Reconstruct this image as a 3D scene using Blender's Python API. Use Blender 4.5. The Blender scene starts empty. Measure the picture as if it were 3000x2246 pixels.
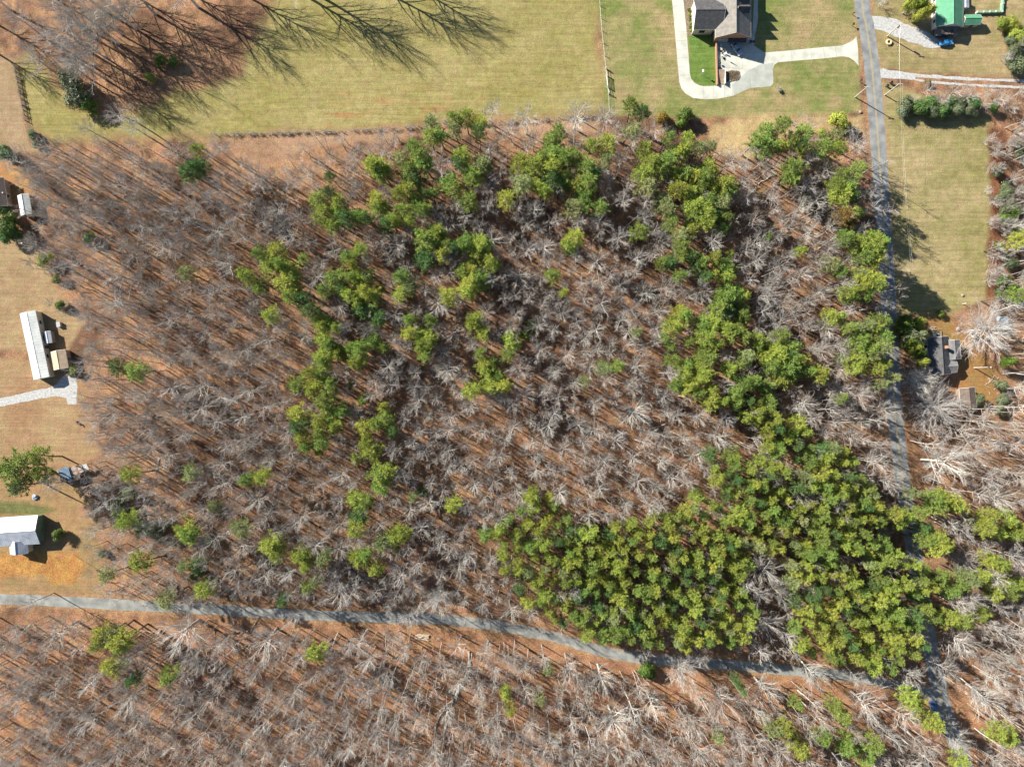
import bpy, math, random, colorsys
import numpy as np
from mathutils import Vector, Matrix
from mathutils.geometry import tessellate_polygon

# ------------------------------------------------------------------ camera, world, sun, exposure
H = 220.0            # camera height above the ground
MPP = 0.11           # metres on the ground per photo pixel (3000 px wide)
scene = bpy.context.scene
cam_d = bpy.data.cameras.new('camera'); cam_d.lens = 24; cam_d.sensor_width = 36
cam_d.clip_start = 1; cam_d.clip_end = 6000
cam = bpy.data.objects.new('camera', cam_d); scene.collection.objects.link(cam)
cam.location = (0, 0, H); scene.camera = cam
ELEV = math.radians(29)
SUN_AZ = Vector((-0.862, 0.507, 0)).normalized()      # towards the sun, seen from the ground
world = bpy.data.worlds.new('World'); scene.world = world; world.use_nodes = True
wn = world.node_tree; wn.nodes.clear()
wo = wn.nodes.new('ShaderNodeOutputWorld'); bg = wn.nodes.new('ShaderNodeBackground')
sky = wn.nodes.new('ShaderNodeTexSky'); sky.sky_type = 'NISHITA'; sky.sun_disc = False
sky.sun_elevation = ELEV; sky.sun_rotation = math.atan2(SUN_AZ.x, SUN_AZ.y)
sky.air_density = 1.0; sky.dust_density = 0.2; sky.ozone_density = 2.5
bg.inputs['Strength'].default_value = 0.05
wn.links.new(sky.outputs[0], bg.inputs[0]); wn.links.new(bg.outputs[0], wo.inputs[0])
sd = bpy.data.lights.new('sun', 'SUN'); sd.energy = 5.0; sd.angle = math.radians(0.5); sd.color = (1.0, 0.93, 0.82)
sun = bpy.data.objects.new('sun', sd); scene.collection.objects.link(sun)
sv = Vector((SUN_AZ.x*math.cos(ELEV), SUN_AZ.y*math.cos(ELEV), math.sin(ELEV)))
sun.rotation_euler = sv.to_track_quat('Z', 'Y').to_euler(); sun.location = (-100, 60, 120)
vs = scene.view_settings; vs.view_transform = 'Standard'; vs.look = 'None'; vs.gamma = 1; vs.exposure = 0.95
scene.cycles.max_bounces = 5; scene.cycles.diffuse_bounces = 1; scene.cycles.transparent_max_bounces = 4

COL = scene.collection
R = random.Random(7)
NR = np.random.default_rng(11)

def G(px, py, z=0.0):
    """ground (or height z) point seen at photo pixel px, py"""
    k = MPP*(1 - z/H)
    return Vector(((px-1500)*k, (1123-py)*k, z))
def lin(c):
    return tuple(((v/255)/12.92 if v/255 <= .04045 else ((v/255+.055)/1.055)**2.4) for v in c)

# ------------------------------------------------------------------ helpers
def tag(o, label=None, cat=None, group=None, kind=None):
    if label: o['label'] = label
    if cat: o['category'] = cat
    if group: o['group'] = group
    if kind: o['kind'] = kind
    return o
def empty(name, loc, rz=0.0):
    o = bpy.data.objects.new(name, None); COL.objects.link(o)
    o.location = loc; o.rotation_euler = (0, 0, rz); o.empty_display_size = .3
    return o
class MB:
    def __init__(s): s.v = []; s.f = []
    def add(s, vs, fs):
        n = len(s.v); s.v += [tuple(p) for p in vs]; s.f += [tuple(i+n for i in f) for f in fs]; return s
    def box(s, c, d, rz=0.0, taper=1.0):
        """c = centre of the base, d = sizes"""
        cr, sr = math.cos(rz), math.sin(rz); P = []
        for z, k in ((0, 1), (d[2], taper)):
            for sx, sy in ((-1, -1), (1, -1), (1, 1), (-1, 1)):
                x, y = sx*d[0]/2*k, sy*d[1]/2*k
                P.append((c[0]+x*cr-y*sr, c[1]+x*sr+y*cr, c[2]+z))
        return s.add(P, [(3, 2, 1, 0), (4, 5, 6, 7), (0, 1, 5, 4), (1, 2, 6, 5), (2, 3, 7, 6), (3, 0, 4, 7)])
    def tube(s, pts, rad, n=6, cap=True):
        if not isinstance(rad, (list, tuple)): rad = [rad]*len(pts)
        pts = [Vector(p) for p in pts]; P = []; F = []
        for i, p in enumerate(pts):
            t = (pts[min(i+1, len(pts)-1)]-pts[max(i-1, 0)])
            if t.length < 1e-6: t = Vector((0, 0, 1))
            t.normalize(); a = Vector((0, 0, 1)) if abs(t.z) < .9 else Vector((1, 0, 0))
            u = t.cross(a).normalized(); w = t.cross(u)
            for k in range(n):
                A = 2*math.pi*k/n; P.append(p+(u*math.cos(A)+w*math.sin(A))*rad[i])
        for i in range(len(pts)-1):
            for k in range(n):
                a = i*n+k; b = i*n+(k+1) % n; F.append((a, b, b+n, a+n))
        if cap: F.append(tuple(reversed(range(n)))); F.append(tuple(range((len(pts)-1)*n, len(pts)*n)))
        return s.add(P, F)
    def quad(s, a, b, c, d): return s.add([a, b, c, d], [(0, 1, 2, 3)])
    def slab(s, pts, t):
        """closed plate: polygon pts (any plane) with thickness t downwards"""
        n = len(pts); lo = [(p[0], p[1], p[2]-t) for p in pts]
        return s.add(list(pts)+lo, [tuple(range(n)), tuple(reversed(range(n, 2*n)))]+[(i, i+n, (i+1) % n+n, (i+1) % n) for i in range(n)])
    def ball(s, c, r, n=10, m=6, sz=1.0, jit=0.0, rnd=None):
        P = []; F = []
        for j in range(m+1):
            th = math.pi*j/m
            for k in range(n):
                A = 2*math.pi*k/n; q = r*(1+(rnd.uniform(-jit, jit) if rnd else 0))
                P.append((c[0]+q*math.sin(th)*math.cos(A), c[1]+q*math.sin(th)*math.sin(A), c[2]+q*sz*math.cos(th)))
        for j in range(m):
            for k in range(n):
                F.append((j*n+k, (j+1)*n+k, (j+1)*n+(k+1) % n, j*n+(k+1) % n))
        return s.add(P, F)
    def mesh(s, name, mat):
        me = bpy.data.meshes.new(name); me.from_pydata(s.v, [], s.f); me.materials.append(mat); me.update(); return me
    def build(s, name, mat, parent=None, loc=None, smooth=False):
        me = s.mesh(name, mat)
        if smooth: me.polygons.foreach_set('use_smooth', [True]*len(me.polygons))
        o = bpy.data.objects.new(name, me); COL.objects.link(o)
        if parent: o.parent = parent
        if loc is not None: o.location = loc
        return o

# ------------------------------------------------------------------ materials
def mat(name, c1, c2=None, scale=1.0, rough=.8, metal=0.0, bump=0.0, stripes=None, spec=None, detail=4, rnd=0.0, contrast=(.35, .65), coat=0.0, trans=0.0):
    m = bpy.data.materials.new(name); m.use_nodes = True; nt = m.node_tree; N = nt.nodes; L = nt.links
    b = N['Principled BSDF']; b.inputs['Roughness'].default_value = rough; b.inputs['Metallic'].default_value = metal
    if spec is not None: b.inputs['Specular IOR Level'].default_value = spec
    if coat: b.inputs['Coat Weight'].default_value = coat
    c2 = c2 or tuple(v*.8 for v in c1)
    tc = N.new('ShaderNodeTexCoord'); nz = N.new('ShaderNodeTexNoise'); nz.inputs['Scale'].default_value = scale; nz.inputs['Detail'].default_value = detail
    L.new(tc.outputs['Object'], nz.inputs['Vector'])
    rp = N.new('ShaderNodeValToRGB'); L.new(nz.outputs['Fac'], rp.inputs['Fac'])
    rp.color_ramp.elements[0].position = contrast[0]; rp.color_ramp.elements[1].position = contrast[1]
    rp.color_ramp.elements[0].color = (*c2, 1); rp.color_ramp.elements[1].color = (*c1, 1)
    out = rp.outputs['Color']
    if stripes:      # (axis, spacing m, darkness): seams between boards, courses or ribs
        sp = N.new('ShaderNodeSeparateXYZ'); L.new(tc.outputs['Object'], sp.inputs[0])
        mm = N.new('ShaderNodeMath'); mm.operation = 'DIVIDE'; L.new(sp.outputs[stripes[0]], mm.inputs[0]); mm.inputs[1].default_value = stripes[1]
        fr = N.new('ShaderNodeMath'); fr.operation = 'FRACT'; L.new(mm.outputs[0], fr.inputs[0])
        gt = N.new('ShaderNodeMath'); gt.operation = 'LESS_THAN'; L.new(fr.outputs[0], gt.inputs[0]); gt.inputs[1].default_value = .18
        mx = N.new('ShaderNodeMix'); mx.data_type = 'RGBA'; mx.blend_type = 'MULTIPLY'
        ml = N.new('ShaderNodeMath'); ml.operation = 'MULTIPLY'; L.new(gt.outputs[0], ml.inputs[0]); ml.inputs[1].default_value = stripes[2]
        L.new(ml.outputs[0], mx.inputs[0]); L.new(out, mx.inputs[6]); mx.inputs[7].default_value = (.3, .3, .3, 1); out = mx.outputs[2]
    if rnd:
        oi = N.new('ShaderNodeObjectInfo'); hs = N.new('ShaderNodeHueSaturation')
        mr = N.new('ShaderNodeMapRange'); L.new(oi.outputs['Random'], mr.inputs[0]); mr.inputs[3].default_value = 1-rnd; mr.inputs[4].default_value = 1+rnd
        L.new(mr.outputs[0], hs.inputs['Value']); L.new(out, hs.inputs['Color'])
        m2 = N.new('ShaderNodeMath'); m2.operation = 'MULTIPLY'; m2.inputs[1].default_value = 7.13; L.new(oi.outputs['Random'], m2.inputs[0])
        f2 = N.new('ShaderNodeMath'); f2.operation = 'FRACT'; L.new(m2.outputs[0], f2.inputs[0])
        r2 = N.new('ShaderNodeMapRange'); L.new(f2.outputs[0], r2.inputs[0]); r2.inputs[3].default_value = .5-rnd*.09; r2.inputs[4].default_value = .5+rnd*.09
        L.new(r2.outputs[0], hs.inputs['Hue']); out = hs.outputs['Color']
    L.new(out, b.inputs['Base Color'])
    if bump:
        bp = N.new('ShaderNodeBump'); bp.inputs['Strength'].default_value = bump; bp.inputs['Distance'].default_value = .1
        L.new(nz.outputs['Fac'], bp.inputs['Height']); L.new(bp.outputs[0], b.inputs['Normal'])
    if trans:
        tl = N.new('ShaderNodeBsdfTranslucent'); L.new(out, tl.inputs['Color']); mxs = N.new('ShaderNodeMixShader'); mxs.inputs[0].default_value = trans
        L.new(b.outputs[0], mxs.inputs[1]); L.new(tl.outputs[0], mxs.inputs[2]); L.new(mxs.outputs[0], N['Material Output'].inputs[0])
    return m

M = {}
M['twig'] = mat('pale_twig_bark', (.58, .555, .52), (.36, .335, .31), .8, .85, rnd=.22)
M['twig_brown'] = mat('brown_twig_bark', (.52, .455, .405), (.36, .31, .27), .8, .85, rnd=.22)
M['bark'] = mat('grey_bark', (.54, .51, .47), (.30, .27, .24), 2.0, .9, bump=.4, rnd=.15)
M['pale_bark'] = mat('pale_bark', (.76, .75, .70), (.52, .50, .45), 1.5, .9, rnd=.12)
M['dark_bark'] = mat('pine_bark', (.17, .12, .09), (.09, .065, .05), 2.0, .95)
M['pine_y'] = mat('yellow_green_needles', (.50, .56, .10), (.30, .38, .07), .9, .6, rnd=.2, trans=.2, spec=.25)
M['pine_g'] = mat('mid_green_needles', (.36, .47, .10), (.21, .32, .07), .9, .6, rnd=.2, trans=.2, spec=.25)
M['pine_d'] = mat('deep_green_needles', (.16, .29, .08), (.09, .18, .055), .9, .6, rnd=.18, trans=.15, spec=.25)
M['pine_p'] = mat('sparse_pale_needles', (.40, .46, .19), (.27, .32, .12), .9, .6, rnd=.18, trans=.2, spec=.25)
M['pine_o'] = mat('rusty_needles', (.36, .23, .05), (.2, .17, .04), .7, .6, rnd=.15, trans=.2, spec=.25)
M['leaf_m'] = mat('glossy_leaves', (.20, .29, .04), (.07, .14, .025), .9, .45, rnd=.15, trans=.15)
M['leaf_s'] = mat('grey_green_leaves', (.25, .29, .15), (.12, .16, .08), .9, .5, rnd=.15, trans=.15)

# ------------------------------------------------------------------ ground
F2 = 3000/2212.0
def fp(pts): return [(a*F2, b*F2) for a, b in pts]
def noise2(X, Y, scale, seed):
    r = np.random.default_rng(seed); g = r.random((256, 256))
    u = X/scale+1000.3; v = Y/scale+1000.7
    iu = np.floor(u).astype(int); iv = np.floor(v).astype(int); fu = u-iu; fv = v-iv
    fu = fu*fu*(3-2*fu); fv = fv*fv*(3-2*fv); a = iu % 256; b = iv % 256; a1 = (a+1) % 256; b1 = (b+1) % 256
    return (g[a, b]*(1-fu)+g[a1, b]*fu)*(1-fv)+(g[a, b1]*(1-fu)+g[a1, b1]*fu)*fv
def fbm(X, Y, scale, seed): return (noise2(X, Y, scale, seed)*.5+noise2(X, Y, scale/2.1, seed+1)*.3+noise2(X, Y, scale/4.3, seed+2)*.2)
def inpoly(PX, PY, poly):
    inside = np.zeros(PX.shape, bool); n = len(poly); j = n-1
    for i in range(n):
        xi, yi = poly[i]; xj, yj = poly[j]
        if yi != yj:
            c = ((yi > PY) != (yj > PY)) & (PX < (xj-xi)*(PY-yi)/(yj-yi)+xi); inside ^= c
        j = i
    return inside
def polydist(PX, PY, poly):
    """signed distance in photo pixels, positive inside"""
    d = np.full(PX.shape, 1e9); n = len(poly)
    for i in range(n):
        ax, ay = poly[i]; bx, by = poly[(i+1) % n]; dx, dy = bx-ax, by-ay; L2 = dx*dx+dy*dy+1e-9
        t = np.clip(((PX-ax)*dx+(PY-ay)*dy)/L2, 0, 1); d = np.minimum(d, (PX-ax-t*dx)**2+(PY-ay-t*dy)**2)
    d = np.sqrt(d); return np.where(inpoly(PX, PY, poly), d, -d)
main_forest = fp([(20,330),(150,312),(400,310),(500,330),(560,370),(700,330),(830,285),(930,270),(1060,258),(1250,258),(1350,262),(1470,300),(1560,330),(1620,320),(1640,265),(1830,270),(1868,320),(1890,400),(1900,600),(1905,800),(1912,900),(1920,1000),(1940,1100),(1965,1250),(1990,1450),(1900,1440),(1700,1420),(1400,1395),(1200,1345),(1080,1325),(800,1308),(500,1294),(235,1285),(215,1200),(225,1060),(195,900),(190,780),(175,690),(130,620),(95,520),(75,450),(50,400)])
south_forest = fp([(-120,1330),(230,1325),(500,1340),(800,1350),(960,1355),(1080,1375),(1200,1400),(1320,1440),(1500,1455),(1700,1465),(1850,1480),(1980,1520),(2000,1600),(2040,1680),(2040,1790),(-120,1790)])
east_forest = fp([(2150,280),(2340,250),(2340,1790),(2130,1790),(2080,1640),(2050,1530),(2030,1400),(2000,1250),(1975,1050),(1965,960),(1955,880),(2060,860),(2110,910),(2160,800),(2140,640),(2160,450)])
ZONES = [  # polygon (full-view pixels), colour 1, colour 2, feather px, grassiness
 ([(640,-300),(600,0),(560,60),(520,160),(400,190),(330,235),(220,250),(150,240),(110,150),(60,120),(30,150),(60,290),(200,302),(420,292),(640,292),(880,277),(1090,258),(1308,248),(1292,0),(1285,-300)], (196,182,122), (176,166,98), 26, 1),
 ([(1292,-300),(1292,0),(1308,250),(1500,258),(1860,244),(1850,0),(1840,-300)], (200,178,130), (148,160,88), 6, 1),
 ([(1487,74),(1549,76),(1549,186),(1510,186),(1488,170)], (140,168,84), (116,150,66), 4, 1),
 ([(1530,264),(1650,248),(1860,252),(1862,285),(1720,290),(1650,310),(1620,350),(1560,340),(1525,300)], (236,208,152), (205,175,125), 14, .4),
 ([(490,296),(700,284),(900,272),(1100,266),(1290,258),(1300,285),(1100,290),(800,305),(640,330),(560,365),(500,330)], (214,176,142), (188,150,118), 14, .4),
 ([(1890,170),(2140,250),(2150,400),(2145,640),(2090,660),(2060,680),(2000,720),(1935,690),(1912,450)], (206,186,138), (166,160,100), 10, 1),
 ([(1872,-300),(2340,-300),(2340,165),(2150,165),(1890,150)], (206,182,136), (174,162,108), 10, 1),
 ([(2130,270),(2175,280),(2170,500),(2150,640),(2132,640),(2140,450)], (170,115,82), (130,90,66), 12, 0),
 ([(1935,690),(2050,680),(2100,740),(2165,820),(2125,905),(2080,880),(2060,780),(1990,730)], (196,140,90), (176,150,90), 12, .6),
 ([(-150,100),(30,130),(62,290),(85,330),(40,330),(-150,330)], (205,176,140), (185,158,118), 10, .7),
 ([(-150,330),(60,350),(75,420),(60,470),(-150,440)], (222,170,110), (200,150,98), 10, .3),
 ([(-150,460),(60,520),(95,560),(140,640),(175,700),(150,760),(-150,760)], (208,180,136), (188,158,118), 10, .8),
 ([(-150,760),(160,780),(195,860),(215,980),(150,1010),(-150,1000)], (204,174,130), (190,150,112), 12, .8),
 ([(-150,1000),(140,1010),(215,1100),(225,1285),(-150,1285)], (206,164,118), (172,148,104), 16, .6),
 ([(-20,1082),(60,1078),(120,1100),(80,1120),(-20,1110)], (140,142,88), (128,128,82), 8, 1),
 ([(-60,1196),(100,1192),(165,1190),(192,1222),(160,1262),(118,1262),(94,1244),(-60,1246)], (232,178,98), (206,148,84), 14, .1),
 ([(1600,690-300),(1660,400),(1650,430),(1590,440)], (215,170,120), (200,150,105), 16, 0),
]
road_ns = [(p[0]*F2, p[1]*F2) for p in [(1850,-260),(1862,0),(1872,60),(1884,150),(1895,280),(1903,400),(1910,500),(1918,620),(1925,750),(1930,850),(1940,959),(1951,1047),(1968,1150),(1984,1250),(2001,1350),(2018,1440),(2030,1497),(2042,1540),(2062,1595),(2085,1656),(2160,1860)]]
road_we = [(p[0]*F2, p[1]*F2) for p in [(-260,1288),(0,1293),(100,1297),(300,1308),(500,1318),(650,1328),(800,1332),(950,1337),(1080,1352),(1200,1376),(1300,1405),(1400,1422),(1550,1434),(1700,1446),(1850,1462),(1950,1482),(2024,1500)]]
def smooth_line(pts, n=6):
    out = []
    P = [Vector(p) for p in pts]
    for i in range(len(P)-1):
        a, b, c, d = P[max(i-1, 0)], P[i], P[i+1], P[min(i+2, len(P)-1)]
        for k in range(n):
            t = k/n; out.append(.5*((2*b)+(c-a)*t+(2*a-5*b+4*c-d)*t*t+(3*b-a-3*c+d)*t**3))
    out.append(P[-1]); return [(p[0], p[1]) for p in out]
road_ns = smooth_line(road_ns); road_we = smooth_line(road_we)
def linedist(PX, PY, line):
    d = np.full(PX.shape, 1e9)
    for (ax, ay), (bx, by) in zip(line[:-1], line[1:]):
        dx, dy = bx-ax, by-ay; t = np.clip(((PX-ax)*dx+(PY-ay)*dy)/(dx*dx+dy*dy+1e-9), 0, 1)
        d = np.minimum(d, (PX-ax-t*dx)**2+(PY-ay-t*dy)**2)
    return np.sqrt(d)

ALB = .70
def build_ground():
    xs = np.concatenate([[-2500, -1200, -600, -350], np.arange(-230, 230.1, .6), [350, 600, 1200, 2500]])
    ys = np.concatenate([[-2500, -1200, -600, -300], np.arange(-175, 175.1, .6), [300, 600, 1200, 2500]])
    X, Y = np.meshgrid(xs, ys); PX = X/MPP+1500; PY = 1123-Y/MPP
    wob = (fbm(X, Y, 9, 3)-.5)
    n1 = fbm(X, Y, 14, 21); n2 = fbm(X, Y, 3.2, 31); n3 = fbm(X, Y, 40, 41)
    L1 = np.array(lin((210, 162, 122))); L2 = np.array(lin((126, 96, 77)))
    t = np.clip((n1*.5+n2*.5-.33)/.34, 0, 1)[..., None]
    C = L2*(1-t)+L1*t
    warm = np.clip((n3-.4)*3, 0, 1)[..., None]; C = C*(1-warm*.25)+np.array(lin((212, 162, 120)))*warm*.25
    # south of the lane and beside the lower lane the litter is more orange
    s = np.clip((PY-1780)/120, 0, 1)[..., None]; C = C*(1-.45*s)+np.array(lin((218, 160, 118)))*(.4*s)
    grass = np.zeros(PX.shape)
    for poly, c1, c2, fe, gr in ZONES:
        P = fp(poly); x0 = min(p[0] for p in P)-80; x1 = max(p[0] for p in P)+80; y0 = min(p[1] for p in P)-80; y1 = max(p[1] for p in P)+80
        m = (PX > x0) & (PX < x1) & (PY > y0) & (PY < y1)
        d = polydist(PX[m], PY[m], P)+wob[m]*fe*2.4
        a = np.clip(d/fe*.5+.5, 0, 1); a = a*a*(3-2*a)
        tt = np.clip((fbm(X[m], Y[m], 11, 77)*.6+n2[m]*.4-.3)/.4, 0, 1)[..., None]
        cc = np.array(lin(c1))*(1-tt)+np.array(lin(c2))*tt
        C[m] = C[m]*(1-a[..., None])+cc*a[..., None]; grass[m] = grass[m]*(1-a)+gr*a
    # bare red soil showing through the field along its lower edge
    m = (PX > 950) & (PX < 1420) & (PY > 240) & (PY < 385)
    k = np.clip((fbm(X*.4, Y*1.6, 2.6, 5)-.53)*5, 0, 1)*np.clip((PY-240)/110, 0, 1)*np.clip((385-PY)/20, 0, 1)*m*.7
    C = C*(1-k[..., None])+np.array(lin((206, 140, 88)))*k[..., None]
    # pale sandy verges along both roads
    for line, w in ((road_ns, 24), (road_we, 19)):
        d = linedist(PX, PY, line); k = np.clip((w+9+wob*16-d)/8, 0, 1)*.55
        C = C*(1-k[..., None])+np.array(lin((208, 168, 124)))*k[..., None]
    C = np.clip(C*ALB, 0, 1)
    nx, ny = len(xs), len(ys)
    verts = np.stack([X, Y, np.zeros_like(X)], -1).reshape(-1, 3)
    idx = np.arange(nx*ny).reshape(ny, nx)
    faces = np.stack([idx[:-1, :-1], idx[:-1, 1:], idx[1:, 1:], idx[1:, :-1]], -1).reshape(-1, 4)
    me = bpy.data.meshes.new('ground'); me.vertices.add(len(verts)); me.vertices.foreach_set('co', verts.ravel())
    me.loops.add(faces.size); me.loops.foreach_set('vertex_index', faces.ravel().astype(np.int32))
    me.polygons.add(len(faces)); me.polygons.foreach_set('loop_start', np.arange(0, faces.size, 4, dtype=np.int32))
    me.polygons.foreach_set('loop_total', np.full(len(faces), 4, np.int32)); me.update(); me.validate()
    at = me.color_attributes.new('soil', 'FLOAT_COLOR', 'POINT')
    at.data.foreach_set('color', np.concatenate([C, grass[..., None]], -1).astype(np.float32).ravel())
    o = bpy.data.objects.new('ground', me); COL.objects.link(o); tag(o, kind='structure')
    m = bpy.data.materials.new('ground_cover'); m.use_nodes = True; nt = m.node_tree; N = nt.nodes; L = nt.links
    b = N['Principled BSDF']; b.inputs['Roughness'].default_value = .95; b.inputs['Specular IOR Level'].default_value = .1
    a = N.new('ShaderNodeVertexColor'); a.layer_name = 'soil'; tc = N.new('ShaderNodeTexCoord')
    def nz(scale, det=5, vec=None, rough=.6):
        n = N.new('ShaderNodeTexNoise'); n.inputs['Scale'].default_value = scale; n.inputs['Detail'].default_value = det; n.inputs['Roughness'].default_value = rough
        L.new(vec or tc.outputs['Object'], n.inputs['Vector']); return n
    def rng(src, lo, hi, a0=.3, a1=.7):
        r = N.new('ShaderNodeMapRange'); L.new(src, r.inputs[0]); r.inputs[1].default_value = a0; r.inputs[2].default_value = a1; r.inputs[3].default_value = lo; r.inputs[4].default_value = hi; return r.outputs[0]
    def mul(x, y):
        q = N.new('ShaderNodeMath'); q.operation = 'MULTIPLY'; L.new(x, q.inputs[0]); L.new(y, q.inputs[1]); return q.outputs[0]
    # leaf litter: strong speckle; grass: fine nap with faint mowing lines
    lit = mul(rng(nz(2.6, 6, rough=.75).outputs['Fac'], .34, 1.5, .34, .66), rng(nz(.55, 3).outputs['Fac'], .72, 1.22))
    mp = N.new('ShaderNodeMapping'); mp.inputs['Scale'].default_value = (.07, 1.25, 1); mp.inputs['Rotation'].default_value = (0, 0, math.radians(-2)); L.new(tc.outputs['Object'], mp.inputs[0])
    gr = mul(mul(rng(nz(3.0, 5, rough=.7).outputs['Fac'], .62, 1.3), rng(nz(.5, 5, rough=.7).outputs['Fac'], .76, 1.2)), rng(nz(1.0, 4, mp.outputs[0]).outputs['Fac'], .80, 1.14))
    mx = N.new('ShaderNodeMix'); mx.data_type = 'FLOAT'; L.new(a.outputs['Alpha'], mx.inputs[0]); L.new(lit, mx.inputs[2]); L.new(gr, mx.inputs[3])
    vm = N.new('ShaderNodeVectorMath'); vm.operation = 'SCALE'; L.new(a.outputs['Color'], vm.inputs[0]); L.new(mx.outputs[0], vm.inputs['Scale'])
    hs = N.new('ShaderNodeHueSaturation'); hs.inputs['Saturation'].default_value = .97; L.new(vm.outputs[0], hs.inputs['Color'])
    L.new(rng(nz(.35, 3).outputs['Fac'], .485, .515), hs.inputs['Hue']); L.new(hs.outputs[0], b.inputs['Base Color'])
    bp = N.new('ShaderNodeBump'); bp.inputs['Strength'].default_value = .55; bp.inputs['Distance'].default_value = .25
    bn = nz(1.6, 6, rough=.7); L.new(bn.outputs['Fac'], bp.inputs['Height']); L.new(bp.outputs[0], b.inputs['Normal'])
    me.materials.append(m)
build_ground()

# ------------------------------------------------------------------ roads, drives
def ribbon(name, line, w, z, m, off=0.0, jit=0.0, kind=True):
    mb = MB(); P = [G(*p) for p in line]; Ls = []
    for i, p in enumerate(P):
        t = (P[min(i+1, len(P)-1)]-P[max(i-1, 0)]).normalized(); n = Vector((-t.y, t.x, 0))
        a = p+n*(off+w/2+R.uniform(-jit, jit)); c = p+n*(off-w/2+R.uniform(-jit, jit)); a.z = c.z = z; Ls.append((c, a))
    V = [q for pr in Ls for q in pr]
    mb.add(V, [(2*i, 2*i+2, 2*i+3, 2*i+1) for i in range(len(P)-1)])
    o = mb.build(name, m)
    if kind: tag(o, kind='structure')
    return o
def sheet(name, pts, z, m, wig=0.0):
    P = []
    n = len(pts)
    for i in range(n):
        a, b = pts[i], pts[(i+1) % n]; L_ = math.hypot(b[0]-a[0], b[1]-a[1]); k = max(1, int(L_/12)) if wig else 1
        for j in range(k):
            t = j/k; P.append((a[0]*(1-t)+b[0]*t+R.uniform(-wig, wig), a[1]*(1-t)+b[1]*t+R.uniform(-wig, wig)))
    V = [Vector((*G(*p)[:2], z)) for p in P]
    tri = tessellate_polygon([V]); F = []
    for t in tri:
        a, b, c = [V[i] for i in t]
        F.append(tuple(t) if (b-a).cross(c-a).z > 0 else (t[0], t[2], t[1]))
    o = MB().add(V, F).build(name, m); return tag(o, kind='structure')
def tl(ox, oy, s, pts): return [(ox+p[0]/s, oy+p[1]/s) for p in pts]
M['asphalt'] = mat('worn_asphalt', (.34, .35, .345), (.20, .215, .22), .35, .9, bump=.1, spec=.2)
M['asphalt2'] = mat('old_lane_asphalt', (.37, .38, .36), (.22, .225, .215), .35, .9, bump=.1, spec=.2)
M['paint_y'] = mat('faded_yellow_paint', (.62, .45, .14), (.45, .36, .18), 1.5, .8)
M['concrete'] = mat('pale_concrete', (.74, .73, .64), (.52, .53, .46), .3, .85, bump=.05, detail=7, spec=.2)
M['joint'] = mat('dark_joint', (.24, .25, .23), (.2, .2, .19), 2, .9)
M['gravel'] = mat('pale_gravel', (.60, .61, .60), (.40, .40, .385), 1.6, .95, bump=.4, detail=9)
M['mulch'] = mat('stony_mulch', (.36, .28, .2), (.13, .1, .07), 2.5, .95, bump=.6, detail=6)
ribbon('road', road_ns, 5.0, .020, M['asphalt'], jit=.03)
ribbon('lane', road_we, 3.4, .016, M['asphalt2'], jit=.25)
M['tyre_track'] = mat('darker_wheel_track', (.24, .25, .25), (.19, .2, .2), .6, .9, spec=.2)
for k, of in enumerate((-.15, .15)):
    ribbon('road_centre_line', road_ns, .13, .024, M['paint_y'], off=of)
# concrete drive of the brick house (coordinates read off an enlargement)
T1 = lambda p: tl(1900, 0, 3.16, p)
sheet('driveway', T1([(212,-300),(217,0),(245,300),(265,550),(285,760),(305,820),(340,865),(410,907),(530,922),(640,915),(780,890),(860,850),(940,815),(1040,808),(1130,800),(1155,770),(1150,640),(1165,600),(1200,578),(1400,560),(1600,545),(1790,524),(1850,530),(1900,560),(1945,610),(1940,450),(1925,342),(1890,375),(1850,400),(1780,425),(1600,440),(1300,470),(1090,487),(1060,480),(975,420),(985,330),(1012,200),(1012,-300),(985,-300),(972,80),(960,310),(630,345),(634,795),(510,800),(470,792),(425,768),(395,730),(382,680),(372,540),(355,330),(340,180),(322,0),(315,-300)]), .012, M['concrete'])
# slab joints (fine sawn lines) and the darker resurfaced apron
M['concrete2'] = mat('greyer_concrete', (.50, .53, .47), (.38, .41, .37), .4, .85, spec=.2)
sheet('driveway_apron', T1([(775,780),(830,740),(870,700),(930,650),(1030,600),(1160,582),(1150,640),(1153,768),(1130,798),(1040,806),(940,813),(860,846),(790,884)]), .016, M['concrete2'])
jb = MB()
def joint(a, b, w=.05, z=.02):
    A, B = G(*T1([a])[0]), G(*T1([b])[0]); t = (B-A).normalized(); n = Vector((-t.y, t.x, 0))*w/2; zz = Vector((0, 0, z))
    jb.quad(A-n+zz, B-n+zz, B+n+zz, A+n+zz)
for k in range(9): joint((224+k*7.5, 60+k*80), (325+k*6.5, 55+k*80))
for a, b in (((510,803),(512,918)),((600,800),(606,914)),((704,795),(706,900)),((775,780),(780,888)),((935,690),(945,812)),((1320,470),(1330,565)),((1500,452),(1510,550)),((1620,440),(1630,540)),((1730,432),(1742,528)),((640,500),(1060,485)),((860,350),(870,640)),((640,620),(900,640))): joint(a, b)
tag(jb.build('driveway_joints', M['joint']), kind='structure')
sheet('mulch_bed', T1([(318,-200),(322,0),(345,180),(358,332),(400,332),(405,180),(425,20),(430,-200)]), .010, M['mulch'], 1)
T2 = lambda p: tl(2450, 0, 4.02, p)
sheet('gravel_drive', T2([(392,180),(520,200),(640,210),(760,255),(900,310),(1040,370),(1140,420),(1215,470),(1230,560),(1130,572),(1040,555),(900,510),(800,470),(700,430),(560,360),(430,335),(410,270)]), .012, M['gravel'], 2.5)
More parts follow.
